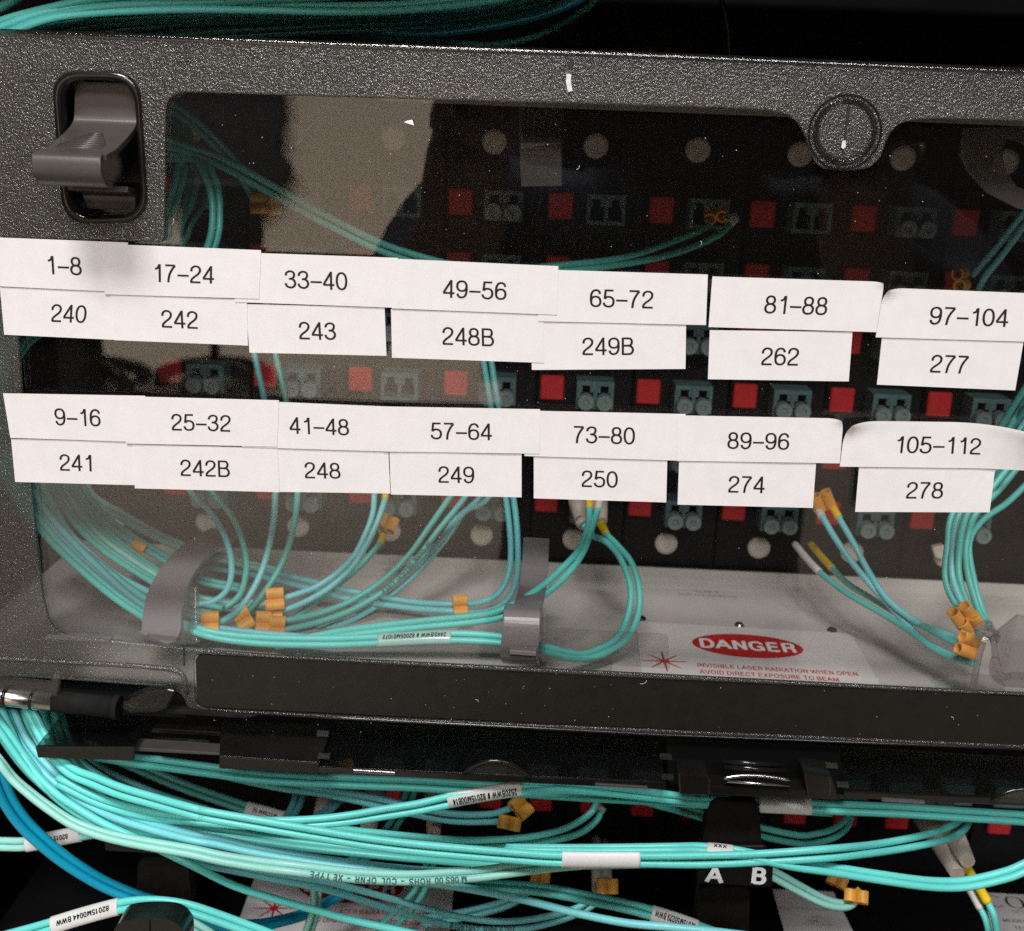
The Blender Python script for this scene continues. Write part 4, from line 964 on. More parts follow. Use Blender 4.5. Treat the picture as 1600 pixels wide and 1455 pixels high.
cord('thin dark cord hanging in the black gap above the door', 'cables above the door', plain('black_jacket', (0.012, 0.014, 0.012, 1), 0.5), A=[(1118, -20, 70), (1130, 10), (1138, 50), (1140, 100, 70)], r=0.7)

# --- below the door
BG = 'cables in front of the lower housing'
cord('pale mint cable pair lowest in the big sweep, printed along its lower strand', BG, 3, pair=[(-60, 1120, 0), (-10, 1178, -10), (19, 1215), (47, 1240), (76, 1262), (113, 1286), (151, 1301), (189, 1311), (236, 1320), (300, 1331), (345, 1341), (401, 1350), (458, 1357, -22), (550, 1368), (632, 1372), (689, 1370), (746, 1366), (807, 1358), (863, 1351), (920, 1346), (1000, 1342, -8), (1080, 1345)],
     tw=(75, 0), prints=[(1, (484, 1369), 'M 06S 00  ROHS  –  CUL  OFNR  –  XE TYPE', True, 1.5)])
cord('single aqua cable leaving the sweep and slanting down across the red danger sticker', BG, 0, A=[(-10, 1080, 4), (12, 1130), (30, 1170), (53, 1205), (85, 1238), (113, 1258), (160, 1286), (217, 1312), (300, 1352, -14), (363, 1383), (420, 1402), (477, 1418), (550, 1438), (640, 1458), (720, 1476, -10)], r=1.08)
cord('brightest cable pair with a blank white wrap label, fanning out toward the socket row', BG, 0, A=[(40, 1085, 4), (62, 1130), (85, 1172), (113, 1200), (151, 1215), (189, 1230), (246, 1247), (300, 1262, -18), (326, 1268), (401, 1281), (477, 1294), (576, 1310), (651, 1319), (727, 1326), (800, 1332), (878, 1337), (1000, 1338), (1095, 1337), (1189, 1334), (1300, 1326, -16), (1376, 1318), (1451, 1303), (1489, 1289), (1510, 1274, 30)],
     B=[(30, 1085, 4), (52, 1132), (76, 1175), (106, 1208), (146, 1226), (186, 1242), (242, 1258), (300, 1274, -18), (326, 1280), (401, 1293), (477, 1306), (576, 1322), (651, 1331), (727, 1338), (800, 1344), (878, 1349), (1000, 1350), (1095, 1351), (1189, 1347), (1300, 1340, -16), (1394, 1329), (1470, 1314), (1504, 1299), (1517, 1278, 34)],
     wraps=[((879, 1343), (1001, 1345), 'white_print', '', False)])
cord('darker cable pair tucked beneath the brightest pair of the sweep', BG, 1, pair=[(20, 1090, 8), (45, 1150), (75, 1195), (110, 1228), (151, 1250), (208, 1269), (300, 1293, -8), (363, 1304), (420, 1313), (477, 1321), (550, 1329), (640, 1338, -6), (760, 1347), (900, 1350, 2), (1020, 1348, 6)], tw=(20, 60))
cord('blue tinted cable pair in the middle of the big sweep', BG, 2, pair=[(8, 1090, 6), (32, 1150), (68, 1198), (113, 1236), (151, 1259), (189, 1276), (246, 1294), (300, 1308, -14), (344, 1316), (401, 1329), (477, 1342), (550, 1352), (613, 1359), (680, 1364), (750, 1362, -10), (880, 1352, 0), (980, 1349, 6)], tw=(10, 70))
cord('bright cable pair between the blue tinted pair and the pale mint pair', BG, 0, pair=[(-25, 1090, 4), (8, 1150), (40, 1194), (76, 1229), (113, 1260), (151, 1281), (208, 1303), (265, 1316), (307, 1325, -14), (345, 1334), (400, 1346), (470, 1358, -6), (600, 1370, 0), (740, 1364, 4), (860, 1354, 8)], tw=(20, 60))
cord('outermost left cable pair of the sweep, between blue cable and mint pair', BG, 0, pair=[(-50, 1075, 0), (0, 1135), (34, 1183), (69, 1223), (110, 1255), (165, 1290), (230, 1318, -6), (300, 1334)], tw=(30, 50))
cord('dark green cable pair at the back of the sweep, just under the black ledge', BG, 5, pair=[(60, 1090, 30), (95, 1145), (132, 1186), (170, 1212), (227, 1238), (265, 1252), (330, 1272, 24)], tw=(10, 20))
cord('second dark pair at the back of the sweep with a scrap of orange on it', BG, 1, pair=[(40, 1095, 18), (72, 1160), (108, 1206), (150, 1234), (210, 1258), (280, 1276, 6), (360, 1296)], tw=(40, 50), clips=[(106, 1229, -32, 0.1, 4.6)])
for k, (a, b) in enumerate((((-30, 1060), (70, 1190)), ((85, 1085), (125, 1195)), ((70, 1085), (108, 1200)), ((5, 1085), (72, 1210)))):
    cord(f'short aqua cable pair, {ORD[k]} in the fan under the steel hinge pin', 'cables fanning out under the hinge', (1, 5, 0, 1)[k], pair=[(*a, 16), ((a[0] + b[0])/2 - 6, (a[1] + b[1])/2 + 4, 14), (*b, 8), (b[0] + 60, b[1] + 40, 6)], tw=(30, 40))
cord('thick deep blue cable pair curving down to the black clip', BG, BLUE, pair=[(-50, 1120, -10), (-14, 1185), (0, 1222), (15, 1256), (38, 1288), (66, 1315), (95, 1339), (132, 1364), (170, 1385), (217, 1404), (250, 1413), (300, 1432, 0), (350, 1446), (401, 1446), (439, 1439), (477, 1428), (510, 1411), (545, 1392, 30)], tw=(10, 75), r=1.22)
cord('short cable pair with a printed white wrap behind the blue cable', BG, 3, pair=[(-40, 1318, 10), (0, 1319), (40, 1319), (83, 1311), (125, 1303), (165, 1298, 4), (215, 1300)], tw=(0, 0), wraps=[((42, 1317), (126, 1303), 'wrap', '82015 M00632', True, 1.3, 0.0)])
cord('cable pair arched over the black clip with a long white wrap on its rising side', BG, 0, pair=[(-20, 1474, -22), (47, 1456), (78, 1447), (134, 1430), (189, 1416), (227, 1412), (265, 1414), (300, 1421), (340, 1434), (401, 1456), (450, 1474, -20)], tw=(0, 30), wraps=[((82, 1446), (186, 1417), 'wrap', '82015M0044 BWW', True, 1.3)])
cord('stub of aqua cable behind the right shoulder of the black clip', BG, 3, pair=[(255, 1425, -4), (290, 1441), (316, 1456), (345, 1475, -6)])
UG = 'cables running under the black ledge'
cord('long cable pair running just under the black ledge, white wrap beside the black loop', UG, 1, pair=[(150, 1178, 6), (214, 1189), (250, 1193), (345, 1206), (420, 1215), (550, 1222), (651, 1226), (765, 1233), (826, 1236), (920, 1242), (1050, 1249), (1095, 1252), (1189, 1257), (1300, 1262), (1413, 1267), (1508, 1273), (1600, 1279), (1700, 1287, 6)], tw=(0, 0), wraps=[((1186, 1257), (1266, 1261), 'wrap', '', False)])
cord('cable pair rising left to right with a wrap label printed upside down under the ledge', UG, 0, A=[(90, 1215, -4), (160, 1248), (250, 1270, -10), (363, 1280), (439, 1282), (500, 1279), (550, 1273), (595, 1265), (651, 1256), (700, 1245), (760, 1234), (817, 1226), (860, 1221, -2), (900, 1224), (980, 1233), (1060, 1243, 4), (1180, 1254, 10), (1300, 1262, 12)], B=[(90, 1225, -4), (160, 1258), (250, 1280, -10), (363, 1290), (439, 1292), (500, 1289), (550, 1284), (595, 1277), (651, 1268), (700, 1258), (760, 1246), (817, 1238), (870, 1235, -2), (920, 1237), (980, 1243), (1060, 1252, 4), (1180, 1263, 10), (1300, 1271, 12)],
     wraps=[((701, 1252), (816, 1232), 'wrap', '2520BWW # 82015M00614', True, 1.9)])
cord('grey blue cable pair dipping under the ledge and ending in two orange clips', UG, 2, A=[(330, 1200, 30), (363, 1208), (439, 1221), (550, 1240), (600, 1250), (651, 1262), (708, 1272), (765, 1272), (795, 1264, 20), (815, 1255)], B=[(330, 1208, 32), (363, 1216), (439, 1232), (500, 1240), (560, 1252), (640, 1271), (708, 1283), (765, 1284), (800, 1281, 20)],
     clips=[(814, 1261, 35, 0.5, 4.4), (796, 1286, 78, 0.3, 4.0)])
cord('cable pair looping up at its end to a clear boot under the thumb notch', BG, 0, A=[(430, 1286, 0), (519, 1294), (595, 1302), (689, 1311), (750, 1313), (826, 1308), (882, 1295), (920, 1273), (934, 1252, 20)], B=[(430, 1296, 0), (519, 1304), (595, 1312), (689, 1322), (750, 1324), (845, 1316), (901, 1304), (931, 1283), (941, 1262, 24)], sleeves=[(1, (941, 1270), (941, 1262), 'wrap', 1.3, 1.4)])
cord('slack cable pair swinging out past the black A B plate toward the right edge', BG, 0, pair=[(790, 1326, -4), (882, 1327), (958, 1327), (1050, 1326), (1095, 1326), (1150, 1332), (1236, 1350, -16), (1300, 1359), (1376, 1371), (1451, 1381), (1508, 1381), (1565, 1369), (1600, 1356), (1660, 1325, -10)], tw=(70, 20), wraps=[((1106, 1326), (1146, 1331), 'wrap', 'XXX', True, 1.2)])
cord('two strands curling from the black loop up to a red blank', UG, 1, A=[(1140, 1278, 22), (1189, 1293), (1246, 1305), (1274, 1303), (1300, 1296), (1319, 1283), (1327, 1268, 50)], B=[(1140, 1292, 22), (1189, 1307), (1246, 1318), (1274, 1317), (1303, 1309), (1322, 1295), (1330, 1276, 50)])
cord('stub of cable pair entering the black loop from the left', UG, 1, pair=[(980, 1240, 20), (1038, 1256), (1076, 1266), (1120, 1280, 20)])
cord('pale cable pair from under the A B plate to an orange clip', BG, 3, pair=[(1180, 1352, 14), (1212, 1368), (1246, 1387), (1280, 1405), (1303, 1413), (1323, 1414), (1334, 1407), (1337, 1392, 22)], tw=(0, 70), clips=[(1338, 1401, 78, 0.5, 3.6)], sleeves=[(0, (1337, 1392), (1334, 1400), 'yellow', 1.5, 1.5)])
cord('twin strands leaving the white and yellow sleeves at the right end', BG, 0, A=[(1490, 1345, 20), (1512, 1382), (1530, 1416), (1541, 1440), (1548, 1475, 10)], B=[(1503, 1344, 18), (1524, 1378), (1543, 1410), (1554, 1435), (1559, 1475, 8)], sleeves=[(0, (1490, 1345), (1531, 1419), 'white_boot', 1.5, 1.25), (1, (1503, 1344), (1543, 1411), 'yellow', 1.4, 1.4)])
cn = thing('connector', 'big beige twin connector boot slanting down toward the lettered sticker', 'connector', P(1500, 1320, 40))
for a, b in (((1440, 1255, 44), (1496, 1366, 12)), ((1462, 1255, 44), (1512, 1346, 12))):
    mb = MB(); q = [P(*a), P(*a).lerp(P(*b), 0.5), P(*b)]; mb.tube(q, [5.4, 3.6, 2.1], 14); mb.build('boot', 'beige_boot', cn)
DGp = 'cables crossing the foot of the picture'
cord('printed aqua cable pair dipping across the danger sticker and rising to a beige boot', DGp, 2, A=[(300, 1338, 4), (420, 1362), (477, 1372), (519, 1380), (595, 1400), (651, 1416), (727, 1434), (788, 1440), (845, 1434), (901, 1419), (930, 1398, 26)], B=[(300, 1348, 4), (420, 1372), (500, 1388), (557, 1404), (632, 1428), (700, 1445), (760, 1453), (826, 1450), (882, 1436), (920, 1419), (944, 1399, 28)], prints=[(1, (700, 1446), '9108195T 3086 E207', False, 1.6)])
cord('green cable pair ending in a printed white wrap below the A B plate', DGp, 1, pair=[(620, 1372, 10), (708, 1381), (769, 1384), (845, 1390), (920, 1404), (977, 1416), (1015, 1426), (1060, 1440), (1120, 1462, 0)], tw=(50, 0), wraps=[((1018, 1427), (1090, 1450), 'wrap', '82015M50229 BWW', True, 1.7)])
cord('light blue strand slanting down to the right below the mint pair', DGp, 2, A=[(560, 1372, -2), (660, 1378), (750, 1392), (826, 1408), (901, 1427), (977, 1442), (1050, 1449), (1120, 1456), (1200, 1466, -10)], r=1.12)
cord('cable pair climbing to the right behind the light blue strand', DGp, 2, pair=[(660, 1440, 36), (708, 1433), (765, 1420), (800, 1408), (824, 1390, 46)], tw=(0, 40))
cord('cable pair dropping steeply in front of the word radiation on the danger sticker', DGp, 1, A=[(670, 1330, 44), (667, 1346), (662, 1362), (650, 1388), (636, 1406), (608, 1434), (585, 1452, 30)], B=[(682, 1332, 44), (677, 1352), (672, 1372), (662, 1394), (650, 1413), (632, 1434), (605, 1460, 30)])
cord('cable pair standing upright before the starburst of the danger sticker', DGp, 3, A=[(492, 1372, 16), (490, 1390), (490, 1416), (484, 1438), (474, 1465, 10)], B=[(500, 1376, 18), (498, 1397), (496, 1424), (490, 1445), (481, 1470, 12)])
VG = 'cables rising to the lower sockets'
cord('dark strand pair slanting steeply behind the rising pair in mid picture', VG, 1, A=[(640, 1225, 56), (630, 1250), (611, 1283), (590, 1310), (560, 1338), (525, 1352, 20)], B=[(652, 1228, 56), (640, 1256), (622, 1288), (602, 1314), (572, 1342), (535, 1358, 22)])
cord('short strand pair rising beside the silver wrap to a beige boot', VG, 2, A=[(470, 1222, 50), (463, 1240), (456, 1260), (444, 1280), (425, 1300, 10)], B=[(481, 1224, 52), (474, 1243), (466, 1262), (455, 1280), (437, 1302, 12)])
cord('strand leaning right out of the sweep toward the beige boots', VG, 2, pair=[(545, 1232, 52), (530, 1250), (514, 1265), (492, 1280), (462, 1298, 12)], tw=(60, 60))
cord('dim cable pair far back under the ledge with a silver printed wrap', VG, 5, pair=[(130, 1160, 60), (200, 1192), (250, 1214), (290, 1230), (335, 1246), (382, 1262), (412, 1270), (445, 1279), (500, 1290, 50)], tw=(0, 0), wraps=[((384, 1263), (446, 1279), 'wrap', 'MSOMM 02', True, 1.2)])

# connectors half hidden in the lower housing
for lab, qs in (('beige connector boot behind the strand pair beside the silver wrap', [((512, 1225, 70), (500, 1278, 50), 3.2, 2.4)]),
                ('beige connector boot behind the crossing cables in mid picture', [((588, 1228, 70), (574, 1302, 48), 4.2, 2.6)]),
                ('beige connector boot with a hollow round tip hanging above the mint pair', [((682, 1225, 72), (678, 1298, 46), 4.6, 2.2)]),
                ('twin beige boots hanging to an orange clip below the white wrap', [((931, 1312, 60), (934, 1388, 40), 1.7, 1.9), ((944, 1318, 60), (948, 1378, 40), 1.8, 1.9)])):
    cn = thing('connector', lab, 'connector', P(*qs[0][1]), 'beige connectors in the lower housing')
    for a, b, r0, r1 in qs:
        mb = MB(); q = [P(*a), P(*a).lerp(P(*b), 0.5), P(*b)]; mb.tube(q, [r0, (r0 + r1)/2, r1], 14)
        mb.ring(P(*b), r1*0.6, r1*1.02, (P(*b) - P(*a)), 0.5, 16); mb.build('boot', 'beige_boot', cn)
    if 'orange' in lab:
        mb = MB(); p = P(949, 1385, 38); clip_mesh(mb, p, (UP*0.95 + FW*0.3).normalized(), RT, 4.6, 1.9); mb.build('orange_clip', 'orange', cn, 0.12, 1)
for lab, px, py, y, a in (('orange clip peeping out under the ledge beside the clear bar', 542, 1203, 40, 10), ('small orange clip glimpsed below the mint pair', 844, 1373, 44, 80), ('orange clip half hidden behind the swinging cable pair', 1309, 1374, 36, 60)):
    p = P(px, py, y); mb = MB(); t = (RT*math.cos(math.radians(a)) + UP*math.sin(math.radians(a)) + FW*0.4).normalized()
    clip_mesh(mb, p, t, t.cross((p - CAM).normalized()).normalized(), 4.5, 1.8)
    tag(mb.build('orange_clip', 'orange', None, 0.12, 1), lab, 'clip', 'loose looking orange clips below the door')

# ------------------------------------------------------------------ the ledge: top of the lower housing's smoky door, seen from above
ledge = thing('lower_door', 'smoky black door of the lower housing whose top ledge juts out under the upper door', 'door', P(800, 1230, -6), None)
YF = -7.0
def ledge_panel(name, tl, tr, br, bl, lipa, lipb, ydeep, mat, lipmat):
    """top face from its front edge (tl..tr are the back corners as seen) and a thin upright front lip"""
    zf = P(*bl, YF).z; zr = P(*br, YF).z
    a, b = P(*bl, YF), P(*br, YF)
    c, d = PZ(*tr, zr + 1.0), PZ(*tl, zf + 1.0)
    mb = MB(); mb.prism([a, b, c, d], (0, 0, -1.0)); mb.build(name, mat, ledge, 0.15, 1)
    e, f = P(*lipa, YF), P(*lipb, YF)
    mb = MB(); mb.prism([a + Vector((0, -0.4, 0)), b + Vector((0, -0.4, 0)), f + Vector((0, -0.4, 0)), e + Vector((0, -0.4, 0))], (0, 1.2, 0)); mb.build(name + '_lip', lipmat, ledge, 0.2, 2)
ledge_panel('end_block', (102, 1108), (236, 1116), (211, 1167), (56, 1166), (60, 1183), (209, 1188), 14, 'lid_smoke', 'strip_black')
ledge_panel('mid_block', (345, 1124), (520, 1132), (499, 1192), (343, 1181), (343, 1200), (497, 1208), 14, 'black_gloss', 'strip_black')
ledge_panel('long_panel', (522, 1126), (1030, 1158), (1040, 1222), (497, 1198), (498, 1207), (1040, 1233), 14, 'lid_smoke', 'black_gloss')
ledge_panel('far_panel', (1306, 1164), (1720, 1190), (1720, 1253), (1318, 1236), (1318, 1246), (1720, 1264), 14, 'lid_smoke', 'black_gloss')
mb = MB(); mb.tube([P(240, 1161, 2), P(328, 1166, 2)], 1.7, 14); mb.build('hinge_pin', 'steel', ledge)
mb = MB(); mb.prism([P(238, 1138, 6), P(358, 1145, 6), P(358, 1151, 6), P(236, 1145, 6)], (0, 3, 0)); mb.build('hinge_bar', 'strip_black', ledge, 0.2)
mb = MB(); mb.prism([P(210, 1168, -4), P(345, 1177, -4), P(345, 1181, -4), P(210, 1174, -4)], (0, 5, 0)); mb.build('hinge_shelf', 'latch_brown', ledge, 0.2)
# thumb notches: raised arches on the ledge's lip
for x0, y0, x1, y1 in ((724, 1208, 828, 1214), (1550, 1252, 1660, 1258)):
    pts = [P(x0 + (x1 - x0)*t, y0 + (y1 - y0)*t - 22*math.sin(math.pi*t)**0.8, YF - 0.8) for t in [i/12 for i in range(13)]]
    mb = MB(); mb.tube(pts, 0.55, 8); mb.build('notch_arch', 'black_gloss', ledge)
    mb = MB(); mb.prism(pts, (0, 0.6, 0)); mb.build('notch_tab', 'clear_plastic', ledge)
for x0, y0, x1, y1 in ((552, 1203, 617, 1207), (930, 1225, 1012, 1230), (1378, 1248, 1445, 1252)):
    mb = MB(); mb.prism([P(x0, y0, YF - 1.0), P(x1, y1, YF - 1.0), P(x1, y1 + 5, YF - 1.0), P(x0, y0 + 5, YF - 1.0)], (0, 0.8, 0)); mb.build('edge_bar', 'ring_clear', ledge, 0.1, 1)
for x, y in ((505, 1181), (1043, 1214), (1317, 1226), (503, 1146), (1040, 1182), (1300, 1196)):
    mb = MB(); mb.prism([P(x - 9, y - 1, YF - 0.6), P(x + 10, y, YF - 0.6), P(x + 10, y + 6, YF - 0.6), P(x - 9, y + 5, YF - 0.6)], (0, 1.5, 0)); mb.build('corner_catch', 'clear_plastic', ledge, 0.2)
# black hinge block between the two panels with its little bars
def q4(y, *pts): return [P(a, b, y) for a, b in pts]
mb = MB(); mb.prism(q4(2, (1040, 1150), (1310, 1166), (1322, 1242), (1046, 1226)), (0, 4, 0)); mb.build('hinge_well', 'hole_black', ledge)
mb = MB(); mb.prism(q4(-9, (1060, 1210), (1108, 1212), (1108, 1244), (1062, 1242)), (0, 8, 0)); mb.build('hinge_cheek', 'black_gloss', ledge, 0.4)
mb = MB(); mb.prism(q4(-9, (1256, 1208), (1300, 1212), (1312, 1252), (1262, 1248)), (0, 8, 0)); mb.build('hinge_cheek', 'black_gloss', ledge, 0.4)
mb = MB(); mb.prism(q4(-8, (1106, 1228), (1262, 1236), (1262, 1250), (1106, 1242)), (0, 6, 0)); mb.build('hinge_shelf', 'black_gloss', ledge, 0.4)
mb = MB(); mb.tube(q4(-4, (1130, 1198), (1228, 1205)), 0.95, 12); mb.tube(q4(-4, (1128, 1190), (1224, 1196)), 0.7, 12); mb.build('hinge_rod', 'black_gloss', ledge)
mb = MB(); mb.tube(catmull(q4(-9, (1131, 1216), (1160, 1212), (1195, 1213), (1234, 1219)), 5), 0.45, 8); mb.tube(q4(-9, (1136, 1221), (1234, 1228)), 0.4, 8); mb.build('spring_wire', 'steel', ledge)
mb = MB(); mb.prism(q4(-9.5, (1108, 1219), (1110, 1219), (1110, 1240), (1108, 1240)), (0, 1, 0)); mb.prism(q4(-9.5, (1296, 1218), (1298, 1218), (1298, 1242), (1296, 1242)), (0, 1, 0)); mb.build('clear_fin', 'clear_plastic', ledge)

# ------------------------------------------------------------------ black cable loops and the A B plate on the lower housing
def pad(name, lab, pts, y, depth, mat, bev=0.8):
    t = thing(name, lab, 'cable loop', P(*pts[-1][:2], y), 'black cable loops on the lower housing')
    o = []
    n = len(pts)
    pts = [(p if len(p) == 3 else (*p, 0)) for p in pts]
    for i in range(n):
        p = Vector(pts[i][:2]); r = pts[i][2]
        if not r: o.append(p); continue
        a = (Vector(pts[i - 1][:2]) - p).normalized()*r; b = (Vector(pts[(i + 1) % n][:2]) - p).normalized()*r
        for k in range(7):
            s = k/6; o.append((p + a)*(1 - s)**2 + p*2*s*(1 - s) + (p + b)*s*s)
    mb = MB(); mb.prism([P(v.x, v.y, y) for v in o], (0, depth, 0)); mb.build('loop_face', mat, t, bev, 3)
    return t
pad('cable_loop', 'rough black cable loop above the A B plate', [(1108, 1252, 18), (1186, 1252, 16), (1190, 1318, 6), (1098, 1318, 6)], 4, 5, 'black_velvet')
pad('cable_loop', 'rough black cable loop below the A B plate', [(1092, 1386, 18), (1172, 1386, 16), (1170, 1475), (1084, 1475)], 8, 5, 'black_velvet')
pad('cable_loop', 'dim black cable loop above the glossy black clip', [(216, 1340, 16), (292, 1340, 16), (300, 1412, 6), (212, 1408, 6)], 16, 5, 'black_velvet')
t = thing('port_plate', 'black plate with raised white letters A and B behind the bright cables', 'plate', P(1150, 1388, 2))
mb = MB(); mb.prism([P(1092, 1322, 2), P(1196, 1322, 2), P(1209, 1352, 2), P(1207, 1388, 2), P(1089, 1382, 2)], (0, 4, 0)); mb.build('plate_body', 'black_metal', t, 0.7, 3)
for ch, px, py in (('A', 1117, 1366), ('B', 1186, 1368)):
    c = P(px, py, 2); mb = MB()
    text_mesh(mb, ch, lambda u, v: c + Vector((u, -0.25, v - 0.04*u)), 5.0, True, 0.2); mb.build('raised_letter', 'white_print', t)
t = thing('cable_clip', 'glossy black rounded clip holding the arched cables in the lower left corner', 'cable clip', P(232, 1475, -22))
n_ = [(176, 1490), (176, 1462), (182, 1447), (196, 1439), (232, 1436), (266, 1439), (282, 1449), (290, 1466), (290, 1490)]
mb = MB(); mb.prism([P(p.x, p.y, -30) for p in catmull([Vector((a, b, 0)) for a, b in n_], 4)], (0, 7, 0)); mb.build('clip_face', 'black_gloss', t, 1.2, 4)
mb = MB(); mb.tube([P(234, 1438, -30.1), P(234, 1490, -30.1)], 0.18, 6); mb.build('clip_seam', 'hole_black', t)
t = thing('cable_bracket', 'small brown metal bracket behind the big cable sweep over the dim black loop', 'bracket', P(200, 1332, 12))
mb = MB(); mb.prism([P(161, 1302, 12), P(300, 1312, 12), P(300, 1338, 12), P(164, 1330, 12)], (0, 2, 0)); mb.build('bracket_face', 'strip_black', t, 0.3)

# ------------------------------------------------------------------ stickers on the two trays
def floor_frame(o_px, u_px, v_px, z):
    """origin and axes on a tray: o_px -> u_px runs along the lettering, v_px fixes the depth direction (squared up)"""
    o, u, v = PZ(*o_px, z), PZ(*u_px, z), PZ(*v_px, z)
    e = (u - o).normalized(); f = Vector((-e.y, e.x, 0))
    return o, e, f, (u - o).length, abs((v - o).dot(f))
def danger(lab, z, o_px, u_px, v_px, sc, red_c, star_c, l1, l2, width, depth, ell, h1, h2, left_ext):
    o, e, f, W, D = floor_frame(o_px, u_px, v_px, z)
    W = width or W; D = depth or D
    t = thing('danger_sticker', lab, 'sticker', o - f*D/2 + e*W/2)
    mb = MB(); r = 2.2; pts = []
    for cx, cy, a0 in ((W - r, -r, 90), (left_ext + r, -r, 180), (left_ext + r, -D + r, 270), (W - r, -D + r, 360)):
        for k in range(6):
            a = math.radians(a0 - 0 + (-90 + 18*k if False else -18*k if False else 18*k)); pts.append((cx + r*math.cos(a), cy + r*math.sin(a)))
    pts = [(left_ext + r, 0), (W - r, 0), (W - r*0.3, -r*0.3), (W, -r), (W, -D + r), (W - r*0.3, -D + r*0.3), (W - r, -D), (left_ext + r, -D), (left_ext + r*.3, -D + r*.3), (left_ext, -D + r), (left_ext, -r), (left_ext + r*.3, -r*.3)]
    mb.prism([o + e*a + f*b for a, b in pts], (0, 0, 0.15)); mb.build('sticker_sheet', 'sticker', t)
    up = Vector((0, 0, 0.2)); up2 = Vector((0, 0, 0.26))
    def loc(px): q = PZ(*px, z) - o; return q.dot(e), q.dot(f)
    cu, cv = loc(red_c)
    mb = MB(); n = 48; mb.add([o + up + e*(cu + ell[0]*math.cos(2*math.pi*k/n)) + f*(cv + ell[1]*math.sin(2*math.pi*k/n)) for k in range(n)], [tuple(range(n))]); mb.build('red_oval', 'red_ink', t)
    mb = MB(); w1 = text_mesh(MB(), 'DANGER', lambda u, v: Vector((u, v, 0)), h1, True, 0.19); text_mesh(mb, 'DANGER', lambda u, v: o + up2 + e*(cu + u) + f*(cv + v), h1, True, 0.19, squeeze=1.76*ell[0]/w1); mb.build('danger_word', 'white_print', t)
    su, sv = loc(star_c); mb = MB()
    for k in range(8):
        a = math.pi*k/4 + 0.06; ln = (6.9 if k % 2 == 0 else 6.2)*sc; w = 0.34*sc
        d = e*math.cos(a) + f*math.sin(a); s = e*(-math.sin(a)) + f*math.cos(a); c0 = o + up + e*su + f*sv
        mb.add([c0 - s*w*1.3, c0 + s*w*1.3, c0 + d*ln + s*w*0.55, c0 + d*ln - s*w*0.55], [(0, 1, 2, 3)])
    mb.add([o + up2 + e*(su + 0.8*sc*math.cos(k*math.pi/6)) + f*(sv + 0.8*sc*math.sin(k*math.pi/6)) for k in range(12)], [tuple(range(12))])
    mb.build('starburst', 'red_ink', t)
    for s, px, sq in (('INVISIBLE LASER RADIATION WHEN OPEN', l1, 1.0), ('AVOID DIRECT EXPOSURE TO BEAM', l2, 1.0)):
        a, b = loc(px[0]), loc(px[1]); mb = MB(); cu2, cv2 = (a[0] + b[0])/2, (a[1] + b[1])/2
        tmp = MB(); w0 = text_mesh(tmp, s, lambda u, v: Vector((u, v, 0)), h2, True, 0.145)
        k = math.hypot(b[0] - a[0], b[1] - a[1])/w0
        text_mesh(mb, s, lambda u, v: o + up + e*(cu2 + u) + f*(cv2 + v), h2, True, 0.145, squeeze=k); mb.build('warning_line', 'red_ink', t)
    return t
danger('white danger sticker with a red oval lying on the pale tray behind the window', Z_FLOOR + 0.1, (1000, 972), (1330, 991), (1012, 1062), 1.0, (1168, 1010), (1038, 1034), ((1089, 1041), (1340, 1053)), ((1093, 1051), (1311, 1062)), None, None, (17.4, 8.6), 6.4, 2.5, -1.5)
danger('white danger sticker half buried under aqua cables on the lower tray', Z_LOW + 0.1, (408, 1344), (712, 1356), (330, 1530), 1.0, (548, 1386), (428, 1420), ((467, 1421), (690, 1432)), ((468, 1436), (656, 1444)), None, None, (18.4, 8.8), 6.6, 2.3, 0.0)
def text_sticker(lab, corners, z, lines, mat='sticker'):
    tl, tr, br, bl = [PZ(*c, z) for c in corners]
    t = thing('info_sticker', lab, 'sticker', (tl + tr + bl + br)/4)
    if mat: 
        mb = MB(); mb.prism([tl, tr, br, bl], (0, 0, 0.15)); mb.build('sticker_sheet', mat, t)
    e = (tr - tl).normalized(); f = Vector((-e.y, e.x, 0))
    for s, px, h, m in lines:
        c = PZ(*px, z) + Vector((0, 0, 0.2)); mb = MB(); text_mesh(mb, s, lambda u, v: c + e*u + f*v, h, True, squeeze=1.0); mb.build('print_line', m, t)
    return t
text_sticker('grey sticker with tiny print right of the loop below the A B plate', ((1207, 1390), (1302, 1394), (1345, 1480), (1232, 1480)), Z_LOW + 0.1,
             [('RATED FOR INDOOR USE', (1262, 1421), 1.3, 'grey_ink'), ('CLASS', (1270, 1434), 1.2, 'grey_ink'), ('TYPE', (1270, 1440), 1.2, 'ink'), ('SERIES 10 01', (1276, 1445), 1.2, 'grey_ink')])
t = text_sticker('pale sticker with big serif capitals cut off by the right picture edge', ((1536, 1395), (1700, 1404), (1740, 1500), (1560, 1500)), Z_LOW + 0.1,
             [('OPTICAL', (1602, 1426), 1.5, 'grey_ink'), ('MODEL 02 CLASS', (1612, 1441), 1.7, 'ink'), ('TEST NO 9', (1612, 1452), 1.7, 'ink')])
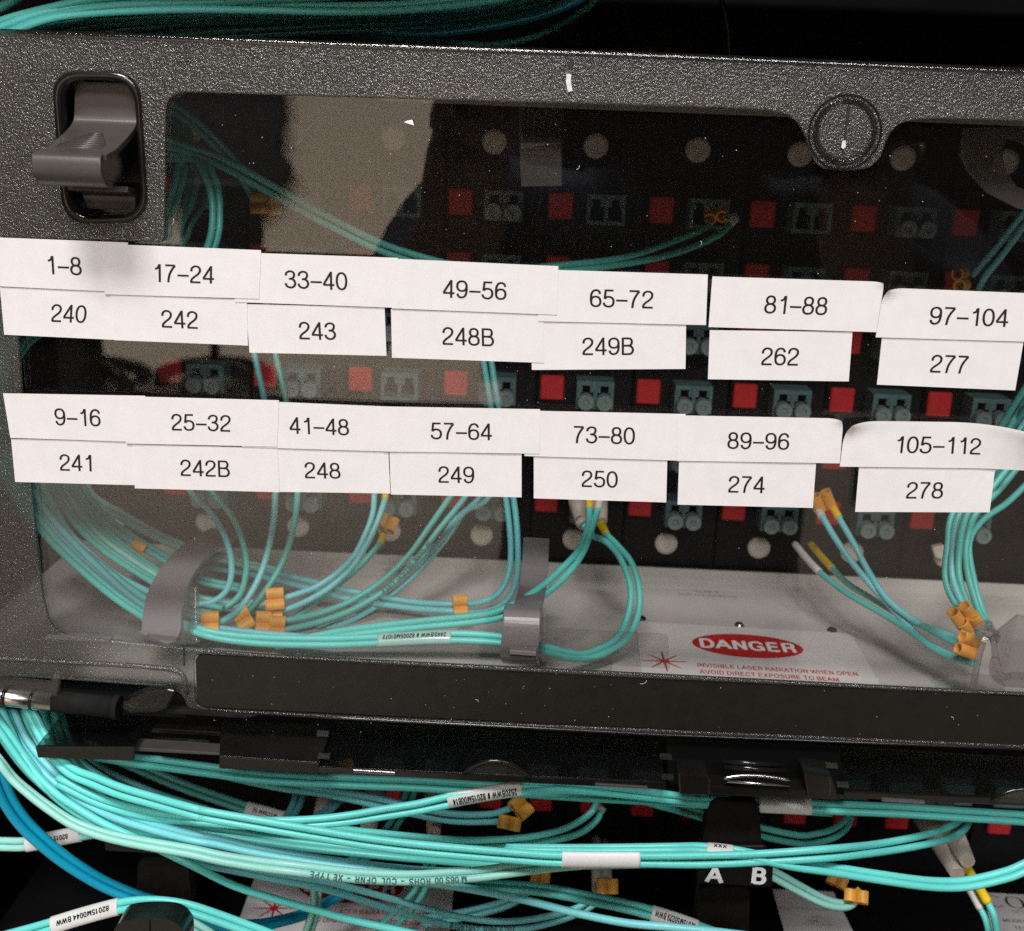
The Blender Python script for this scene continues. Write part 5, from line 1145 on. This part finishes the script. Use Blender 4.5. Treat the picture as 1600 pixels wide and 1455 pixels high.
def serif(t, z):
    """the thick and thin capitals C O R"""
    o = PZ(1573, 1410, z) + Vector((0, 0, 0.2)); e = (PZ(1600, 1412.2, z) - PZ(1550, 1408.8, z)).normalized(); f = Vector((-e.y, e.x, 0)); H = 6.6
    def ringish(cx, rx, a0, a1):
        mb = MB(); n = 30; V = []
        for k in range(n + 1):
            a = math.radians(a0 + (a1 - a0)*k/n); th = 0.05 + 0.09*abs(math.cos(a))
            for r in (1, 0): V.append(o + e*((cx + (rx - r*th)*math.cos(a))*H) + f*((0.5 - r*0.045)*math.sin(a)*H))
        mb.add(V, [(2*k, 2*k + 1, 2*k + 3, 2*k + 2) for k in range(n)]); return mb
    for c, rx, a0, a1 in ((-0.62, 0.44, 42, 318), (0.42, 0.5, 0, 360)): ringish(c, rx, a0, a1).build('big_letter', 'ink', t)
    mb = MB()
    def quad(*p): mb.add([o + e*(x*H) + f*(y*H) for x, y in p], [tuple(range(len(p)))])
    quad((1.08, -.5), (1.22, -.5), (1.22, .5), (1.08, .5)); quad((1.0, -.5), (1.3, -.5), (1.3, -.46), (1.0, -.46)); quad((1.0, .5), (1.3, .5), (1.3, .46), (1.0, .46))
    quad((1.22, .5), (1.45, .5), (1.6, .38), (1.6, .12), (1.45, 0), (1.22, 0), (1.22, .05), (1.42, .05), (1.48, .15), (1.48, .36), (1.42, .45), (1.22, .45)); quad((1.34, .02), (1.48, .02), (1.74, -.5), (1.58, -.5))
    mb.build('big_letter', 'ink', t)
serif(t, Z_LOW + 0.1)
text_sticker('faint violet print stamped on the pale tray behind the window', ((1060, 905), (1150, 910), (1150, 935), (1060, 930)), Z_FLOOR + 0.05,
             [('UL LISTED', (1078, 912), 2.2, 'grey_ink'), ('FIBER HOUSING RATED ENCLOSURE', (1105, 918), 1.3, 'grey_ink'), ('TYPE A', (1104, 925), 1.8, 'grey_ink'), ('MADE FOR INDOOR USE', (1106, 931), 1.3, 'grey_ink')], None)

# ------------------------------------------------------------------ what the window mirrors: the room behind the camera
plain('room_beige', (0.52, 0.45, 0.375, 1), 0.7, 0.3, 0.05, 2.0)
plain('floor_beige', (0.42, 0.37, 0.31, 1), 0.6, 0.3, 0.08, 6.0)
plain('navy_cloth', (0.012, 0.016, 0.035, 1), 0.85, 0.2, 0.2, 20.0)
plain('dark_cloth', (0.010, 0.010, 0.012, 1), 0.9, 0.2, 0.2, 20.0)
plain('skin', (0.42, 0.25, 0.18, 1), 0.5, 0.4, 0.06, 20.0)
plain('hair_brown', (0.03, 0.02, 0.014, 1), 0.6, 0.3, 0.2, 60.0)
FLZ = -1400.0
mb = MB(); mb.box((-7000, -8600, FLZ - 20), (5000, 900, FLZ)); tag(mb.build('room_floor', 'floor_beige'), None, None, None, 'structure')
mb = MB(); mb.box((-7000, -8640, FLZ), (5000, -8600, 1900)); tag(mb.build('room_wall', 'room_beige'), None, None, None, 'structure')
def mirrored(px, py, y):
    """the place on the plane y (behind the camera) that the door's face mirrors at pixel (px, py)"""
    p = P(px, py, 0.0); d = ray(px, py); d = Vector((d.x, -d.y, d.z))
    return p + d*((y - p.y)/d.y)
# dark cabinets at either side of the pale wall
def cabinet(x0, x1, y, z1, lab):
    t = thing('equipment_cabinet', lab, 'cabinet', ((x0 + x1)/2, y - 300, FLZ))
    mb = MB(); mb.box((x0, y - 600, FLZ), (x1, y, z1)); mb.build('cabinet_body', 'dark_cloth', t, 6)
    for k in range(6):
        z = FLZ + 120 + k*290
        mb = MB(); mb.box((x0 + 40, y, z), (x1 - 40, y + 12, z + 250)); mb.build('cabinet_drawer', 'dark_cloth', t, 3)
xe = mirrored(100, 700, -5200).x
cabinet(xe - 900, xe, -5200, 600, 'tall dark equipment cabinet mirrored at the left edge of the window')
xe = mirrored(762, 250, -6400).x
cabinet(xe, xe + 1500, -6400, 700, 'wide dark equipment cabinet mirrored behind the photographer')
cabinet(xe + 1560, xe + 3200, -6000, 700, 'dark equipment cabinet mirrored at the right of the window')
# swivel chair
cp = mirrored(338, 625, -5950); cp.z = FLZ
ch = thing('office_chair', 'black swivel chair mirrored in the left half of the window', 'chair', cp)
mb = MB(); mb.prism([cp + Vector((x, y, 460)) for x, y in ((-240, -230), (240, -230), (260, 0), (230, 240), (-230, 240), (-260, 0))], (0, 0, 80)); mb.build('seat', 'dark_cloth', ch, 25, 3)
mb = MB(); mb.prism([cp + Vector((x, -250, z)) for x, z in ((-200, 600), (200, 600), (240, 850), (200, 1130), (-200, 1130), (-240, 850))], (0, 60, 0)); mb.build('backrest', 'dark_cloth', ch, 22, 3)
mb = MB(); mb.tube([cp + Vector((0, 0, 120)), cp + Vector((0, 0, 470))], 28, 14); mb.tube([cp + Vector((0, -150, 470)), cp + Vector((0, -270, 520)), cp + Vector((0, -275, 700))], 22, 10); mb.build('column', 'black_gloss', ch)
for k in range(5):
    a = 2*math.pi*k/5 + 0.55; e = cp + Vector((310*math.cos(a), 310*math.sin(a), 75))
    mb = MB(); mb.tube([cp + Vector((0, 0, 130)), cp + Vector((160*math.cos(a), 160*math.sin(a), 115)), e], [52, 46, 36], 10); l = mb.build('leg', 'black_gloss', ch)
    mb = MB(); mb.disc(e + Vector((-25, 0, -40)), 56, (1, 0, 0), 60, 18); mb.build('castor', 'dark_cloth', l)
for s in (-1, 1):
    mb = MB(); mb.tube([cp + Vector((s*270, 60, 480)), cp + Vector((s*290, 60, 700))], 18, 10); mb.box(tuple(cp + Vector((s*290 - 35, -100, 700))), tuple(cp + Vector((s*290 + 35, 150, 730)))); mb.build('armrest', 'black_gloss', ch)
index_kids()
c2 = copy_tree(ch); c2.location += (mirrored(140, 625, -5800) - cp)*MM; c2.location.z = ch.location.z
c2['label'] = 'second black swivel chair, mirrored at the left end of the gap between label rows'
for o_c in (ch, c2): o_c['group'] = 'swivel chairs mirrored in the window'
# the photographer, holding a phone; seen only as a dark mirror image
px0 = 110.0
ph = thing('phone', 'dark phone held level by the photographer and mirrored at the top of the window', 'phone', (60, -290, -10))
mb = MB(); mb.box((-12, -296, -10), (136, -288, 62)); mb.build('phone_body', 'black_gloss', ph, 3.5, 3)
mb = MB(); mb.box((-6, -296.6, -5), (130, -296.1, 57)); mb.build('phone_screen', 'hole_black', ph)
for x, z in ((8, 44), (26, 44), (8, 24)):
    mb = MB(); mb.disc((x, -288, z), 7, (0, 1, 0), 1.6, 24); mb.build('camera_ring', 'black_gloss', ph)
plain('khaki_cloth', (0.26, 0.21, 0.155, 1), 0.85, 0.2, 0.08, 20.0)
o_ = [mirrored(x, y, -8540) for x, y in ((250, 120), (445, 120), (450, 195), (436, 232), (462, 262), (440, 300), (404, 332), (384, 372), (352, 396), (330, 380), (322, 330), (296, 300), (268, 330), (240, 300))]
coat = thing('mirror_dark_shape', 'made-up dark shape on the wall, mirrored at the upper left of the window', 'dark shape', o_[8])
mb = MB(); mb.prism(o_, (0, 120, 0)); mb.build('dark_shape_face', 'dark_cloth', coat, 40, 3)  # made-up shape, cut to darken this part of the reflection
def person():
    bx = px0
    J = [  # joint (x, y, z, radius, parent)
        ('pelvis', (bx, -690, -500), 140, None), ('waist', (bx, -690, -350), 128, 0), ('chest', (bx, -685, -170), 140, 1), ('neckbase', (bx, -680, -35), 85, 2),
        ('neck', (bx, -672, 35), 55, 3), ('head0', (bx, -655, 95), 75, 4), ('head1', (bx, -650, 165), 88, 5), ('head2', (bx, -660, 225), 66, 6),
    ]
    names = {j[0]: i for i, j in enumerate(J)}
    def add(n, c, r, p): J.append((n, c, r, names[p] if isinstance(p, str) else p)); names[n] = len(J) - 1; return len(J) - 1
    for s, hx in ((-1, -14), (1, 138)):
        t = 'l' if s < 0 else 'r'
        add('sh' + t, (bx + s*170, -680, -45), 60, 'chest'); add('el' + t, (bx + s*205, -545, -115), 46, 'sh' + t)
        wx = hx + s*26
        add('fa' + t, ((bx + s*205 + wx)/2, -440, -95), 40, 'el' + t); add('wr' + t, (wx + s*4, -335, -52), 26, 'fa' + t)
        add('pa' + t, (wx, -314, -8), 24, 'wr' + t); add('pb' + t, (wx - s*2, -308, 22), 22, 'pa' + t)
        for k, (dz, ln, r) in enumerate(((38, 44, 8.2), (21, 50, 8.6), (4, 47, 8.2), (-12, 38, 7.2))):   # fingers reach over the phone's far face
            a = add(f'f{k}a' + t, (wx - s*2, -300, dz), r + 1, 'pb' + t if k < 2 else 'pa' + t)
            b = add(f'f{k}b' + t, (wx - s*8, -280, dz + 1), r, a)
            add(f'f{k}c' + t, (wx - s*ln*0.62, -277, dz + 2), r*0.85, b)
        a = add('th0' + t, (wx - s*6, -318, 18), 10, 'pb' + t); b = add('th1' + t, (wx - s*26, -306, 30), 9, a); add('th2' + t, (wx - s*44, -302.5, 34), 7.5, b)
        add('hip' + t, (bx + s*95, -695, -590), 98, 'pelvis'); add('kn' + t, (bx + s*105, -680, -980), 62, 'hip' + t); add('an' + t, (bx + s*110, -700, FLZ + 85), 44, 'kn' + t)
        add('toe' + t, (bx + s*120, -570, FLZ + 32), 34, 'an' + t)
    me = bpy.data.meshes.new('person'); base = Vector((bx, -690, FLZ))
    me.from_pydata([(Vector(j[1]) - base)*MM for j in J], [(j[3], i) for i, j in enumerate(J) if j[3] is not None], [])
    o = bpy.data.objects.new('person', me); COL.objects.link(o); o.location = base*MM
    md = o.modifiers.new('skin', 'SKIN'); sk = me.skin_vertices[0].data if me.skin_vertices else None
    if sk is None:
        bm = bmesh.new(); bm.from_mesh(me); bm.verts.layers.skin.verify(); bm.to_mesh(me); bm.free(); sk = me.skin_vertices[0].data
    for i, j in enumerate(J):
        k = 1.0 if j[0] not in ('chest', 'waist', 'pelvis') else 1.05
        sk[i].radius = (j[2]*MM*k, j[2]*MM*(0.72 if j[0] in ('chest', 'waist', 'pelvis') else 1.0)); sk[i].use_root = (i == 0)
    o.modifiers.new('smooth', 'SUBSURF').levels = 1; o.modifiers['smooth'].render_levels = 1
    dg = bpy.context.evaluated_depsgraph_get(); dg.update()
    m2 = bpy.data.meshes.new_from_object(o.evaluated_get(dg)); o.modifiers.clear(); o.data = m2; m2.name = 'person'
    m2.materials.clear()
    for m in ('navy_cloth', 'khaki_cloth', 'skin'): m2.materials.append(MATS[m])
    for p in m2.polygons:
        c = Vector(p.center)/MM + base; p.use_smooth = True
        p.material_index = 2 if (c.z > -5 and c.y < -560) or (c.y > -345 and c.z > -75) else (1 if c.z < -385 else 0)
    tag(o, 'person in a navy shirt holding up a phone, mirrored dark in mid window', 'person')
    mb = MB()
    for k in range(9):
        pass
    V, Fc, n, m = [], [], 16, 7
    for i in range(m + 1):
        th = math.radians(4 + 92*i/m)
        for k in range(n):
            a = 2*math.pi*k/n; r = 98*math.sin(th)
            V.append(Vector((bx + r*math.cos(a)*0.92, -668 + r*math.sin(a)*1.05, 165 + 98*math.cos(th) + (0 if math.sin(a) < 0.3 else 22))))
    for i in range(m):
        for k in range(n): Fc.append((i*n + k, i*n + (k + 1) % n, (i + 1)*n + (k + 1) % n, (i + 1)*n + k))
    Fc.append(tuple(range(n))); mb.add(V, Fc, True); mb.build('hair', 'hair_brown', o)
    for s in (-1, 1):
        mb = MB(); mb.disc((bx + s*32, -574, 160), 8, (0, 1, 0), 5, 12, 5); mb.build('eye', 'white_print', o)
    mb = MB(); mb.tube([(bx, -572, 160), (bx, -556, 128), (bx, -566, 120)], [7, 13, 8], 10); mb.build('nose', 'skin', o)
    mb = MB(); mb.tube([(bx - 24, -570, 98), (bx, -564, 95), (bx + 24, -570, 98)], [3, 6, 3], 8); mb.build('mouth', 'red_ink', o)
person()
